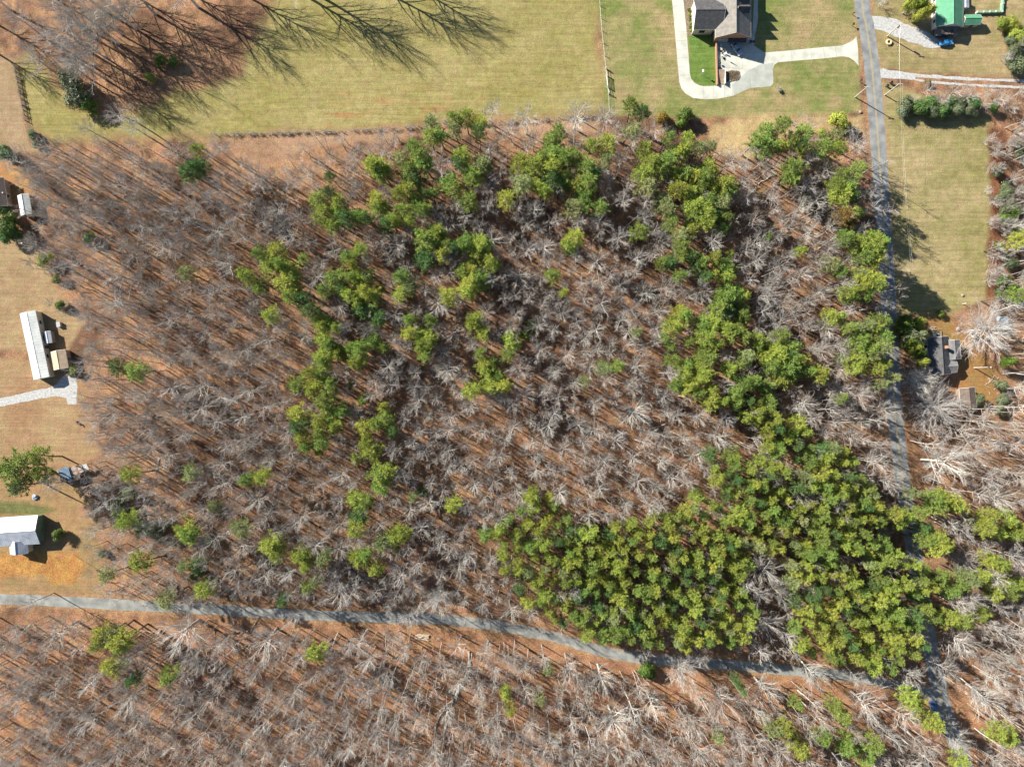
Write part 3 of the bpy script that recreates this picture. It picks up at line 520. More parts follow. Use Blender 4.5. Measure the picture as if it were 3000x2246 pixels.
while tries < 14000:
    tries += 1; p = (R.uniform(1400, 2760), R.uniform(1100, 1990))
    if not inside(p, dense) or any((p[0]-b[0])**2+(p[1]-b[1])**2 < (b[2]*.95)**2 for b in BIGB): continue
    r = R.choice((R.uniform(18, 24), R.uniform(24, 34)))
    if all((p[0]-q[0])**2+(p[1]-q[1])**2 > (max(.60*(r+q[2]), 25))**2 for q in pines):
        pines.append((p[0], p[1], r, R.choice('yyyygggpd')))
for ox, oy, s, t in BT:
    for x, y, r, tn in unp(t):
        if r > 0: bushes.append((ox+x/s, oy+y/s, r/s, tn))
bushes += [(2925,500,20,'s'),(2950,560,24,'s'),(2975,620,26,'m'),(2940,650,20,'s'),(2985,690,24,'Y'),(2930,720,16,'m'),(2960,770,24,'s'),(2990,440,22,'s'),(2985,110,26,'Y'),(2990,190,28,'s'),(2790,300,18,'D'),(2860,298,20,'D'),(2915,310,18,'D'),(12,455,26,'D'),(30,640,24,'m'),(8,690,24,'D'),(2870,1170,20,'s'),(2935,1130,20,'s'),(2955,1060,16,'m')]
for ox, oy, s, t in BR:
    for x, y, r, tn in unp(t): bares.append((ox+x/s, oy+y/s, r/s, 'hand'))
bares += [(x, y, r, 'hand') for x, y, r in [(185,40,58),(235,110,56),(185,175,48),(140,105,46),(275,30,52),(350,22,46),(60,60,44)]]
LOW = [(2720,262,24),(2755,290,26),(2795,268,26),(2840,285,28),(2880,300,28),(2925,288,30),(2965,312,28),(2675,290,16),(2990,270,24),(2950,165,18),(2985,130,18),(2900,262,22),(2830,262,20)]
for _k in range(70): LOW.append((2905+R.uniform(-8, 110), R.uniform(380, 900), R.uniform(12, 24)))
for _k in range(16): LOW.append((R.uniform(80, 140), R.uniform(380, 900), R.uniform(10, 18)))
def near_line(p, line, d):
    for (ax, ay), (bx, by) in zip(line[:-1], line[1:]):
        dx, dy = bx-ax, by-ay; t = max(0, min(1, ((p[0]-ax)*dx+(p[1]-ay)*dy)/(dx*dx+dy*dy+1e-9)))
        if (p[0]-ax-t*dx)**2+(p[1]-ay-t*dy)**2 < d*d: return True
    return False
def base_of(px, py, zc):
    k = 1-zc/H; return (1500+(px-1500)*k, 1123+(py-1123)*k)
se_yard = fp([(1925,690),(2060,680),(2120,740),(2165,830),(2110,910),(2050,860),(1960,830)])
def fill(n, r0, r1, f, fp_, xmax=3140):
    k = 0
    for _ in range(n):
        p = (R.uniform(-140, xmax), R.uniform(180, 2400)); r = R.uniform(r0, r1)
        if not (inside(p, main_forest) or inside(p, south_forest) or inside(p, east_forest)): continue
        b = base_of(p[0], p[1], 13)
        if p[0] > 2680 and not inside(b, east_forest) and p[1] < 2000: continue
        if near_line(b, road_ns, 34) or near_line(b, road_we, 27) or inside(p, se_yard): continue
        if any((p[0]-q[0])**2+(p[1]-q[1])**2 < (fp_*(q[2]+r))**2 for q in pines): continue
        if any((p[0]-q[0])**2+(p[1]-q[1])**2 < (f*(q[2]+r))**2 for q in bares): continue
        bares.append((p[0], p[1], r, 'fill')); k += 1
    return k
fill(2600, 30, 40, .74, .62); fill(4500, 20, 29, .67, .60); fill(4500, 12, 18, .70, .58)
fill(1500, 14, 24, .60, .55, 1150)
print('trees', len(pines), len(bushes), len(bares))

# ------------------------------------------------------------------ labels from place in the photo
LANDS = [(1250,370,'below the mown field'),(1480,340,'at the field corner'),(2020,380,'below the curved driveway'),(2330,420,'by the pale dry grass'),(2470,620,'left of the yellow-lined road'),(2450,900,'left of the shaded road'),(2480,1150,'opposite the dark-roofed house'),(2270,960,'in the tilted grey trunks'),(2100,1000,'in the middle right pines'),(1866,1211,'around the great white crown'),(1570,960,'around the dark glossy evergreen'),(1720,720,'in the upper leafless patch'),(1400,760,'in the middle pine row'),(1380,580,'below the upper pines'),(1180,500,'in the upper pine clumps'),(1700,500,'in the upper centre pines'),(2020,640,'in the upper right pines'),(960,640,'round the lone left pines'),(820,800,'by the slanting pine group'),(1040,860,'left of the centre pines'),(610,680,'round the white left giant'),(300,620,'near the small white shed'),(500,440,'under the dark evergreens'),(200,760,'along the left wood edge'),(330,1000,'right of the white-roofed building'),(560,1120,'by the dark sprawling crown'),(760,960,'in the left middle wood'),(930,1230,'by the left pine chain'),(1180,1080,'in the centre left wood'),(1430,1120,'round the central pine pair'),(1650,1100,'right of the central pines'),(1750,1400,'on the sunny bare slope'),(1420,1400,'above the pine stand tip'),(1100,1480,'in the lower middle wood'),(760,1450,'in the lower left wood'),(420,1500,'right of the ruined shed'),(330,1720,'above the lane left end'),(800,1730,'above the left lane'),(1250,1740,'above the middle lane'),(1500,1620,'in the pine stand tip'),(1650,1800,'in pines beside the lane'),(1850,1600,'in the left pine stand'),(2050,1500,'in the upper pine stand'),(2050,1750,'in the lower pine stand'),(2253,1760,'in the pine stand gap'),(2450,1450,'in the right pine stand'),(2500,1650,'in the pine stand heart'),(2600,1850,'at the pine stand corner'),(2250,1300,'in the pine stand neck'),(2740,1460,'right of the lower road'),(2900,1350,'in the far right wood'),(2860,1700,'in the lower right wood'),(2850,1950,'beyond the road junction'),(2900,2150,'in the bottom right corner'),(2500,2120,'left of the parked car'),(2200,2050,'below the right lane'),(1900,2080,'below the middle right lane'),(1600,2050,'among the slender pale poles'),(1350,2000,'by the fallen dark trunk'),(1000,2000,'below the log pile'),(700,2000,'below the left middle lane'),(350,1900,'below the left lane'),(250,2150,'in the bottom left corner'),(1100,2180,'along the bottom edge'),(2900,300,'by the gravel track'),(2950,800,'on the right meadow edge'),(2750,1200,'behind the dark-roofed house'),(2650,980,'beside the dark-roofed house'),(250,150,'in the top left grove'),(2930,600,'on the meadow right edge'),(2850,280,'under the gravel track'),(2700,30,'by the green-roofed house'),(60,1400,'by the ruined shed'),(30,600,'by the left dirt yard')]
ORD = ['leftmost','second','third','fourth','fifth','sixth','seventh','eighth','ninth','tenth','eleventh','twelfth','thirteenth','fourteenth','fifteenth','sixteenth','seventeenth','eighteenth','nineteenth','twentieth']
pend = []
def where(px, py): return min(LANDS, key=lambda q: (q[0]-px)**2+(q[1]-py)**2)[2]
def label(desc, px, py): return (desc, px, py)
def finish_labels():
    d = {}
    for o, (desc, px, py) in pend: d.setdefault((desc, where(px, py)), []).append((px, py, o))
    seen = set()
    for (desc, w), L_ in d.items():
        L_.sort(key=lambda q: q[0])
        for i, (px, py, o) in enumerate(L_):
            x, y = max(0, min(99, px/30)), max(0, min(99, py/22.46))
            o_ = '' if len(L_) == 1 else (' leftmost' if i == 0 else ' '+ORD[min(i, 19)]+' from left')
            lb = f'{desc}{o_} {w}, {round(x)}% across, {round(y)}% down'
            if len(lb.replace('-', ' ').split()) > 16: lb = lb.replace(' from left', '')
            if len(lb.replace('-', ' ').split()) > 16: lb = lb.replace(' the ', ' ')
            o['label'] = lb
def plant(name, lab, cat, group, proto, base, rpx, h, rz, rm=None):
    T, C, h0, r0 = proto; rm = rm or rpx*MPP
    g = G(*base); o = empty(name, (g.x, g.y, 0), rz); sx = rm/r0; o.scale = (sx, sx, h/h0)
    for nm, me in (('trunk', T), ('crown', C)):
        c = bpy.data.objects.new(nm, me); COL.objects.link(c); c.parent = o
    tag(o, None, cat, group)
    if isinstance(lab, tuple): pend.append((o, lab))
    else: o['label'] = lab
    return o
def stuff(name, lab, cat, protos, items):
    """one object: points carrying copies of the prototype trees.  items: (x, y, rz, sxy, sz, index)"""
    cl = bpy.data.collections.new(name+'_kinds')
    for i, (T, C, *_r) in enumerate(protos):
        me = bpy.data.meshes.new(f'{name}_kind'); off = mo_ = 0; V = []; F = []; mi = []
        for src in (T, C):
            V += [tuple(v.co) for v in src.vertices]; F += [tuple(a+off for a in p.vertices) for p in src.polygons]; mi += [mo_+p.material_index for p in src.polygons]; off = len(V)
            for mm_ in src.materials: me.materials.append(mm_); mo_ += 1
        me.from_pydata(V, [], F); me.polygons.foreach_set('material_index', mi); me.update()
        o = bpy.data.objects.new(f'{name}_kind_{i:02d}', me); cl.objects.link(o)
    me = bpy.data.meshes.new(name); me.from_pydata([(a[0], a[1], 0) for a in items], [], [])
    def att(n, ty, dom, vals, key):
        a = me.attributes.new(n, ty, dom); a.data.foreach_set(key, vals)
    att('rot', 'FLOAT_VECTOR', 'POINT', [v for a in items for v in (0, 0, a[2])], 'vector')
    att('scl', 'FLOAT_VECTOR', 'POINT', [v for a in items for v in (a[3], a[3], a[4])], 'vector')
    att('which', 'INT', 'POINT', [a[5] for a in items], 'value')
    o = bpy.data.objects.new(name, me); COL.objects.link(o); tag(o, lab, cat, kind='stuff')
    ng = bpy.data.node_groups.new(name+'_scatter', 'GeometryNodeTree')
    ng.interface.new_socket('Geometry', in_out='INPUT', socket_type='NodeSocketGeometry'); ng.interface.new_socket('Geometry', in_out='OUTPUT', socket_type='NodeSocketGeometry')
    N = ng.nodes; L = ng.links; gi = N.new('NodeGroupInput'); go = N.new('NodeGroupOutput'); ip = N.new('GeometryNodeInstanceOnPoints'); ci = N.new('GeometryNodeCollectionInfo')
    ci.inputs['Collection'].default_value = cl; ci.inputs['Separate Children'].default_value = True; ci.inputs['Reset Children'].default_value = True
    ip.inputs['Pick Instance'].default_value = True
    def na(n, ty):
        q = N.new('GeometryNodeInputNamedAttribute'); q.data_type = ty; q.inputs['Name'].default_value = n; return q.outputs['Attribute']
    L.new(gi.outputs[0], ip.inputs['Points']); L.new(ci.outputs[0], ip.inputs['Instance']); L.new(na('which', 'INT'), ip.inputs['Instance Index'])
    L.new(na('rot', 'FLOAT_VECTOR'), ip.inputs['Rotation']); L.new(na('scl', 'FLOAT_VECTOR'), ip.inputs['Scale']); L.new(ip.outputs[0], go.inputs[0])
    mo = o.modifiers.new('scatter', 'NODES'); mo.node_group = ng; return o

# pines: the 300 largest stand as trees of their own
inframe = lambda q: -10 < q[0] < 3010 and -10 < q[1] < 2256
pines.sort(key=lambda q: -q[2]-(0 if not inframe(q) else 1000))
PD = {'y': 'bright yellow-green pine', 'g': 'mid-green pine', 'd': 'deep green pine', 'p': 'thin pale green pine', 'o': 'rusty green pine'}
rest = []; flat = []; ofs = {}
for tn in 'ygdpo': ofs[tn] = len(flat); flat += PINE[tn]
for i, (px, py, r, tn) in enumerate(pines):
    h = R.uniform(14.5, 19) if r > 16 else R.uniform(9, 13)
    if px > 2480 and py < 1250 and r > 16: h = R.uniform(18, 21)
    rm = r*MPP*(1-.8*h/H)*1.1; b = base_of(px, py, h*.82); v = R.randrange(len(PINE[tn])); rz = R.uniform(0, 6.28)
    if i < 300:
        sz = 'small ' if r < 17 else 'broad ' if r > 28 else ''
        plant('pine_tree', label(sz+PD[tn], px, py), 'pine tree', 'pines scattered and massed through the wood', PINE[tn][v], b, r, h, rz, rm)
    else:
        g = G(*b); rest.append((g.x, g.y, rz, rm/2.9, h/17, ofs[tn]+v))
if rest: stuff('pine_thicket', 'many more yellow-green pines filling the dense stand and the gaps between larger pines', 'pines', flat, rest)
# evergreen shrubs and broadleaf evergreens
BD = {'m': ('glossy broadleaf evergreen', 'evergreen tree'), 's': ('grey-green leafy evergreen', 'evergreen tree'), 'D': ('dark blue-green evergreen', 'evergreen tree'), 'Y': ('yellow-green rounded evergreen', 'evergreen tree'), 'O': ('rust-orange cedar-like evergreen', 'evergreen tree')}
for px, py, r, tn in bushes:
    h = max(1.6, min(7, r*MPP*1.7))
    if (px > 2600 and 920 < py < 1080) or (2640 < px < 2730 and py < 60): h = 8.5
    b = base_of(px, py, h*.6)
    sz = 'small ' if r < 16 else 'large ' if r > 27 else ''
    plant('evergreen_tree', label(sz+BD[tn][0], px, py), BD[tn][1], 'broadleaf evergreens and cedars', BUSH[tn][R.randrange(len(BUSH[tn]))], b, r, h, R.uniform(0, 6.28), r*MPP*(1-.6*h/H))
# bare trees
for k, (bx, by, h, r) in enumerate(TALL):
    pr = BARE['big'][k % 4]; dark = 'pale' if k % 2 else 'grey'
    plant('bare_tree', (f'tall old {dark} tree', bx, by), 'bare tree', 'tall old leafless trees by the field', pr, (bx, by), 0, h, R.uniform(0, 6.28), r)
bares.sort(key=lambda q: (0 if q[3] == 'hand' else 1, 0 if inframe(q) else 1, -q[2]))
rest = []; flat = BARE['round']+BARE['tall']+BARE['big']; nb = 0
for i, (px, py, r, src) in enumerate(bares):
    kind = 'big' if r > 46 else ('round' if r > 19 or R.random() < .35 else 'tall')
    # poles with small high crowns right of the centre and below the lane
    if kind == 'round' and r < 33 and (px > 2150 or py > 1850) and R.random() < .4: kind = 'tall'
    h = {'big': R.uniform(17, 21), 'round': R.uniform(13.5, 18), 'tall': R.uniform(13, 19)}[kind]
    if r < 19: h *= R.uniform(.55, .9)
    b = base_of(px, py, h*.74); v = R.randrange(len(BARE[kind])); pr = BARE[kind][v]; rz = R.uniform(0, 6.28); rm = r*MPP*(1-.75*h/H)*1.05
    if near_line(b, road_ns, 27) or near_line(b, road_we, 21):
        b = (b[0]+36, b[1]+(-30 if near_line(b, road_we, 21) else 0))
    if (abs(px-2902) < 4 and abs(py-963) < 4) or (abs(px-2698) < 4 and abs(py-1120) < 5) or (abs(px-2752) < 4 and abs(py-1194) < 5): pr = BARE['fan'][i % 2]; h = 13.5; b = base_of(px, py, 9.8); rm = r*MPP*.98
    if nb < 300-len(TALL):
        nb += 1; tone = 'brownish' if pr[1].materials[1] == M['twig_brown'] else ('silvery' if pr[0].materials[0] == M['pale_bark'] else 'grey')
        sz = 'huge spreading' if r > 55 else 'broad' if r > 33 else 'small' if r < 20 else 'medium'
        plant('bare_tree', label(f'{sz} {tone} leafless tree', px, py), 'bare tree', 'leafless trees of the wood', pr, b, r, h, rz, rm)
    else:
        g = G(*b); rest.append((g.x, g.y, rz, rm/pr[3], h/pr[2], {'round': 0, 'tall': 7, 'big': 13}[kind]+v))
flat = flat+BARE['pole']
for _ in range(2300):      # slender straight poles between the crowns: their trunks streak the floor with shadow
    pp = (R.uniform(-140, 3100), R.uniform(180, 2350))
    if not (inside(pp, main_forest) or inside(pp, south_forest) or inside(pp, east_forest)) or near_line(pp, road_ns, 32) or near_line(pp, road_we, 26) or inside(pp, se_yard): continue
    g = G(*pp); s_ = R.uniform(.7, 1.1); rest.append((g.x, g.y, R.uniform(0, 6.28), s_, R.uniform(.55, 1.05), 17+R.randrange(5)))
stuff('bare_wood', 'hundreds of smaller leafless grey-brown trees filling the wood between the larger ones', 'leafless wood', flat, rest)
for k, (px, py, r) in enumerate(LOW):      # scrubby thickets along the meadow edge and the gravel track
    plant('bare_shrub', label(('broad ' if r > 22 else 'small ' if r < 16 else '')+'leafless thicket shrub', px, py), 'shrub', 'leafless scrub along the field edges', BARE['bush'][k % 4], base_of(px, py, 3), 0, R.uniform(3.5, 6), R.uniform(0, 6.28), r*MPP)
# twiggy undergrowth on the forest floor
items = []
for _ in range(1700):
    p = (R.uniform(-60, 3060), R.uniform(150, 2300))
    if not (inside(p, main_forest) or inside(p, south_forest) or inside(p, east_forest)): continue
    if near_line(p, road_ns, 36) or near_line(p, road_we, 27) or inside(p, se_yard): continue
    g = G(*p); s = R.uniform(.35, .95); items.append((g.x, g.y, R.uniform(0, 6.28), s, s*R.uniform(.6, 1.1), R.randrange(4)))
stuff('undergrowth', 'low twiggy brown undergrowth and saplings scattered over the leaf litter', 'undergrowth', BARE['bush'], items)
# thin straight saplings whose trunks streak the floor with shadow

# ------------------------------------------------------------------ materials for the built things
M['shingle_grey'] = mat('grey_brown_shingles', (.30, .275, .25), (.20, .185, .17), 1.2, .9, bump=.2, stripes=('Y', .45, .25))
M['shingle_dark'] = mat('dark_shingles', (.15, .15, .155), (.09, .09, .095), 1.0, .9, bump=.2, stripes=('X', .5, .25))
M['brick'] = mat('orange_brick', (.55, .31, .2), (.42, .22, .14), 3.0, .9, stripes=('Z', .25, .4))
M['cream'] = mat('cream_siding', (.78, .70, .55), (.66, .58, .44), .8, .8, stripes=('Z', .3, .35))
M['white'] = mat('white_trim', (.80, .80, .78), (.68, .68, .66), 1.5, .6)
M['metal_white'] = mat('white_metal_roofing', (.80, .82, .80), (.60, .64, .62), .5, .55, stripes=('X', .9, .22))
M['metal_grey'] = mat('galvanised_roofing', (.62, .66, .72), (.44, .48, .55), .5, .45, metal=.15, stripes=('X', .6, .3))
M['metal_green'] = mat('green_metal_roofing', (.14, .42, .24), (.10, .33, .19), .4, .5, stripes=('X', .6, .25))
M['metal_rust'] = mat('rusty_metal_roofing', (.66, .64, .60), (.34, .2, .13), .9, .7, stripes=('X', .7, .3), contrast=(.42, .58))
M['metal_blue'] = mat('weathered_blue_roofing', (.20, .32, .46), (.12, .18, .26), .9, .6, stripes=('X', .7, .3))
M['tan_roof'] = mat('tan_roofing', (.66, .52, .36), (.5, .38, .26), .8, .85, bump=.2)
M['brown_roof'] = mat('brown_roofing', (.22, .17, .14), (.15, .12, .1), .8, .9)
M['olive_wall'] = mat('dull_green_wall', (.16, .24, .18), (.12, .18, .14), .8, .8, stripes=('Z', .3, .3))
M['yellow_wall'] = mat('straw_coloured_wall', (.72, .62, .3), (.6, .5, .26), .8, .8, stripes=('Z', .3, .3))
M['wood'] = mat('weathered_boards', (.46, .36, .26), (.30, .23, .17), 1.5, .9, stripes=('X', .25, .4))
M['wood_pale'] = mat('pale_fence_wood', (.72, .70, .64), (.52, .5, .45), 2.0, .85)
M['wood_dark'] = mat('dark_wood', (.13, .10, .08), (.08, .06, .05), 2.0, .9)
M['log'] = mat('pale_fallen_wood', (.62, .52, .4), (.4, .33, .25), 1.8, .9, bump=.3)
M['glass'] = mat('dark_window_glass', (.035, .05, .07), (.025, .035, .05), 1, .08, spec=.8)
M['door'] = mat('dark_door', (.1, .12, .16), (.08, .1, .13), 1, .5)
M['black'] = mat('black_plastic', (.025, .025, .028), (.018, .018, .02), 2, .5)
M['rubber'] = mat('tyre_rubber', (.02, .02, .02), (.015, .015, .015), 2, .85)
M['rim'] = mat('alloy_rim', (.5, .5, .52), (.4, .4, .42), 2, .3, metal=.8)
M['chrome'] = mat('bright_metal', (.7, .7, .72), (.6, .6, .62), 2, .25, metal=.9)
M['lamp_glass'] = mat('lamp_glass', (.8, .8, .78), (.7, .7, .68), 2, .15)
M['tail'] = mat('red_tail_lens', (.45, .02, .02), (.35, .02, .02), 2, .2)
M['car_silver'] = mat('silver_blue_paint', (.52, .60, .70), (.46, .54, .64), .5, .25, metal=.35, coat=.6)
M['car_blue'] = mat('bright_blue_paint', (.03, .36, .80), (.025, .30, .70), .5, .25, metal=.2, coat=.7)
M['car_navy'] = mat('mid_blue_paint', (.08, .22, .52), (.07, .18, .44), .5, .3, metal=.2, coat=.6)
M['car_dark'] = mat('dark_charcoal_paint', (.05, .055, .065), (.04, .045, .05), .5, .3, metal=.2, coat=.5)
M['grey_cover'] = mat('grey_bed_cover', (.42, .42, .42), (.34, .34, .34), 2, .8)
M['pole'] = mat('weathered_pole_wood', (.66, .60, .52), (.46, .41, .35), 2, .9)
M['steel'] = mat('grey_steel', (.5, .52, .54), (.42, .44, .46), 2, .4, metal=.6)
M['straw'] = mat('straw', (.78, .64, .38), (.6, .48, .28), 2.5, .95, bump=.5)
M['stone'] = mat('pale_rock', (.46, .40, .32), (.34, .30, .24), 2.5, .9, bump=.4)
M['red'] = mat('red_cloth', (.5, .04, .05), (.42, .03, .04), 2, .8)
M['navy'] = mat('navy_cloth', (.02, .04, .16), (.02, .03, .13), 2, .8)
M['green_paint'] = mat('green_paint', (.25, .5, .34), (.2, .42, .28), 1, .7)
M['soil'] = mat('dark_garden_soil', (.2, .14, .09), (.1, .07, .05), 2.5, .95, bump=.6)
M['tarp'] = mat('silver_tarp', (.40, .50, .58), (.32, .42, .50), 1, .4)

def part(name, mb, m, parent, label=None, smooth=False):
    o = mb.build(name, m, parent, smooth=smooth)
    if label: o['label'] = label
    return o
def gable(name, lab, cat, px, py, L_, W, ang, he, hr, roof, wall, over=.35, wins=(), doors=(), parent=None, extra=None, zref=None):
    """gabled building, ridge along local X; px, py = roof centre as seen at eave height.  wins/doors: (side, x) side -1/+1 long walls"""
    if parent is None:
        g = G(px, py, he if zref is None else zref); t = empty(name, (g.x, g.y, 0), ang); tag(t, lab, cat); ox = oy = 0; rot = Matrix.Identity(3)
    else: t = parent[0]; ox, oy = parent[1], parent[2]; rot = Matrix.Rotation(ang, 3, 'Z')
    def X(x, y, z): v = rot @ Vector((x, y, z)); return (v.x+ox, v.y+oy, z)
    l, w = L_/2, W/2; b = MB()
    b.add([X(-l,-w,-.1),X(l,-w,-.1),X(l,w,-.1),X(-l,w,-.1),X(-l,-w,he),X(l,-w,he),X(l,w,he),X(-l,w,he),X(-l,0,hr-.06),X(l,0,hr-.06)],
          [(0,1,5,4),(2,3,7,6),(1,2,6,9,5),(3,0,4,8,7),(3,2,1,0),(4,5,9,8),(6,7,8,9)])
    part('wall', b, wall, t)
    k = (hr-he)/w; lo, wo = l+over, w+over; ze = he-k*over; r = MB()
    r.slab([X(-lo,-wo,ze+.14),X(lo,-wo,ze+.14),X(lo,0,hr+.14),X(-lo,0,hr+.14)], .13)
    r.slab([X(lo,wo,ze+.14),X(-lo,wo,ze+.14),X(-lo,0,hr+.14),X(lo,0,hr+.14)], .13)
    r.tube([X(-lo-.02,0,hr+.15),X(lo+.02,0,hr+.15)], .07, 6)
    ro = part('roof', r, roof, t)
    tr = MB()
    for sx in (-1, 1):
        for sy in (-1, 1): tr.tube([X(sx*(lo+.03),sy*(wo+.02),ze+.06),X(sx*(lo+.03),0,hr+.08)], .07, 4)
    for sy in (-1, 1): tr.tube([X(-lo,sy*(wo+.05),ze+.06),X(lo,sy*(wo+.05),ze+.06)], .07, 4)
    part('trim', tr, M['white'], t)
    for side, x, z0, ww, hh in wins:
        f = MB(); c = X(x, side*(w+.03), z0); f.box(c, (ww+.2, .1, hh+.2), ang if parent else 0); fo = part('window', f, M['white'], t)
        f = MB(); c = X(x, side*(w+.09), z0+.1); f.box(c, (ww, .04, hh), ang if parent else 0); part('pane', f, M['glass'], fo)
    for side, x, ww, hh in doors:
        f = MB(); f.box(X(x, side*(w+.04), .05), (ww, .1, hh), ang if parent else 0); d = part('door', f, M['door'], t)
        f = MB(); f.ball(X(x+ww*.38, side*(w+.13), 1.05), .05, 6, 4); part('handle', f, M['chrome'], d)
    return t
rad = math.radians
# brick house at the top: main block, west wing, three east dormers
he, hr = 4.0, 7.0
bc = G(2148, 18, he)
bh = empty('brick_house', (bc.x, bc.y, 0)); tag(bh, 'large brick house with grey-brown shingle roof, garage and curved concrete driveway at the top edge', 'house')
M['roof_main'] = mat('grey_tan_shingles', (.30, .285, .255), (.22, .205, .185), 1.0, .9, bump=.25, stripes=('Z', .22, .3))
M['roof_wing'] = mat('charcoal_shingles', (.12, .12, .125), (.075, .075, .08), 1.0, .9, bump=.25, stripes=('Z', .22, .3))
gable(None, None, None, 0, 0, 19.2, 10.6, rad(90), he, hr, M['roof_main'], M['brick'], .3, wins=[(1, -5, 1.2, 1.3, 1.5), (1, 2.0, 1.2, 1.6, 1.5), (-1, -6, 1.2, 1.3, 1.5), (-1, -1.5, 1.2, 1.3, 1.5), (-1, 3, 1.2, 1.3, 1.5)], parent=(bh, 0, 0))
wg = G(2075, 43, he); gable(None, None, None, 0, 0, 8.6, 8.7, 0, he, hr-.35, M['roof_wing'], M['cream'], .3, wins=[(-1, -1.5, 1.2, 1.8, 1.5)], doors=[(-1, 2.4, 1.0, 2.1)], parent=(bh, wg.x-bc.x, wg.y-bc.y))
for k in range(3):
    b = MB(); y = -2.0+k*2.9; x0, x1 = .6, 4.2
    b.add([(x0,y-1.1,4.5),(x1,y-1.1,4.5),(x1,y+1.1,4.5),(x0,y+1.1,4.5),(x0,y-1.1,6.0),(x1,y-1.1,6.0),(x1,y+1.1,6.0),(x0,y+1.1,6.0),(x0,y,7.25),(x1,y,7.25)], [(0,1,5,4),(2,3,7,6),(1,2,6,9,5),(3,0,4,8,7)])
    d = part('dormer', b, M['cream'], bh); r = MB()
    r.slab([(x0,y-1.35,5.86),(x1+.25,y-1.35,5.86),(x1+.25,y,7.42),(x0,y,7.42)], .1); r.slab([(x1+.25,y+1.35,5.86),(x0,y+1.35,5.86),(x0,y,7.42),(x1+.25,y,7.42)], .1); part('dormer_roof', r, M['roof_wing'], d)
    w_ = MB(); w_.box((x1+.03, y, 4.8), (.06, 1.0, 1.1)); part('pane', w_, M['glass'], d)
for k in (-2.4, 2.0):
    b = MB(); b.box((k, -9.66, 0), (2.9, .08, 2.3)); gd = part('garage_door', b, M['tarp'], bh)
    b = MB()
    for j in range(1, 4): b.box((k, -9.72, j*.57), (2.9, .05, .05))
    part('door_panel_line', b, M['steel'], gd)
b = MB(); b.slab([(-1.2, -9.6, 2.95), (4.6, -9.6, 2.95), (4.6, -10.9, 2.6), (-1.2, -10.9, 2.6)], .1); part('garage_awning', b, M['roof_wing'], bh)
for (x, y, z) in ((-8.0, 1.0, 5.9), (-6.2, .4, 5.6), (-2.0, 4.0, 6.4)):
    b = MB(); b.tube([(x, y-2.6 if x < -5 else y, z-.6), (x, y-2.6 if x < -5 else y, z+.25)], .08, 6); part('roof_vent', b, M['white'], bh)
# retaining wall, steps, railing and planting bed
P1 = lambda x, y, z=0: G(1900+x/3.16, y/3.16, z)
def lbar(mb, a, b, w, h, z=0):
    c = (a+b)/2; d = b-a; mb.box((c.x, c.y, z), (d.length, w, h), math.atan2(d.y, d.x)); return mb
tag(lbar(MB(), P1(618, 340), P1(631, 792), .38, .9).build('retaining_wall', M['brick']), 'long orange brick retaining wall between the green lawn and the parking court', 'wall')
g0 = P1(672, 720); st = empty('garden_steps', (g0.x, g0.y, 0)); tag(st, 'wooden garden steps at the lower end of the brick wall, with a white railing', 'steps')
for k in range(11):
    y = 2.1-k*.42; m_ = MB(); m_.box((0, y, 0), (1.75, .36, .10+.07*(10-k))); part('step', m_, M['wood'], st)
m_ = MB(); m_.box((1.06, 0, .25), (.16, 4.6, .9)); part('railing', m_, M['white'], st)
m_ = MB()
for k in range(6): m_.box((1.06, -2.2+k*.88, 0), (.2, .2, 1.25))
part('railing_post', m_, M['white'], st)
bp = [(722,665),(770,655),(838,662),(842,710),(830,738),(780,752),(722,758)]
g0 = P1(780, 705); gb = empty('garden_bed', (g0.x, g0.y, 0)); tag(gb, 'dark planting bed edged with rocks beside the garden steps', 'garden bed')
m_ = MB(); m_.slab([tuple(P1(x, y)-g0+Vector((0, 0, .2))) for x, y in reversed(bp)], .21); part('bed_soil', m_, M['soil'], gb)
for k in range(22):
    t = k/22*len(bp); i = int(t); f = t-i; a = Vector(bp[i]); c = Vector(bp[(i+1) % len(bp)]); q = a.lerp(c, f); v = P1(q.x, q.y)-g0
    m_ = MB(); m_.ball((v.x, v.y, .12), R.uniform(.14, .24), 7, 5, .7, .15, R); part('edging_rock', m_, M['stone'], gb)
m_ = MB()
for k in range(60):
    x, y = R.uniform(-1.5, 1.5), R.uniform(-1.1, 1.1)
    for j in range(5): a = R.uniform(0, 6.28); m_.add([(x, y, .2), (x+.06, y, .2), (x+math.cos(a)*.3, y+math.sin(a)*.3, .5)], [(0, 1, 2)])
part('bed_plants', m_, M['leaf_s'], gb)
# outdoor furniture along the brick wall
def chair(px, py, rz, lab, mt, grp):
    g = P1(px, py); t = empty('garden_chair', (g.x, g.y, 0), rz); tag(t, lab, 'chair', grp)
    part('seat', MB().box((0, 0, .4), (.62, .6, .07)), mt, t); part('backrest', MB().add([(-.31, .27, .45), (.31, .27, .45), (.31, .45, 1.05), (-.31, .45, 1.05), (-.31, .33, .45), (.31, .33, .45), (.31, .51, 1.05), (-.31, .51, 1.05)], [(0,1,2,3),(7,6,5,4),(0,4,5,1),(1,5,6,2),(2,6,7,3),(3,7,4,0)]), mt, t)
    for x in (-.27, .27):
        for y in (-.25, .25): part('leg', MB().box((x, y, 0), (.06, .06, .4)), mt, t)
for i, (x, y, rz, c) in enumerate([(672,430,1.4,'white'),(690,468,-1.6,'black'),(672,482,1.5,'black'),(700,505,-1.2,'white'),(680,530,1.7,'white')]):
    chair(x, y, rz, ['white garden chair nearest the garage along the brick wall','black garden chair facing the brick wall, next from the house','black garden chair backed against the brick wall','white garden chair in mid row by the court','white garden chair farthest from the house along the wall'][i], M[c], 'chairs along the brick wall')
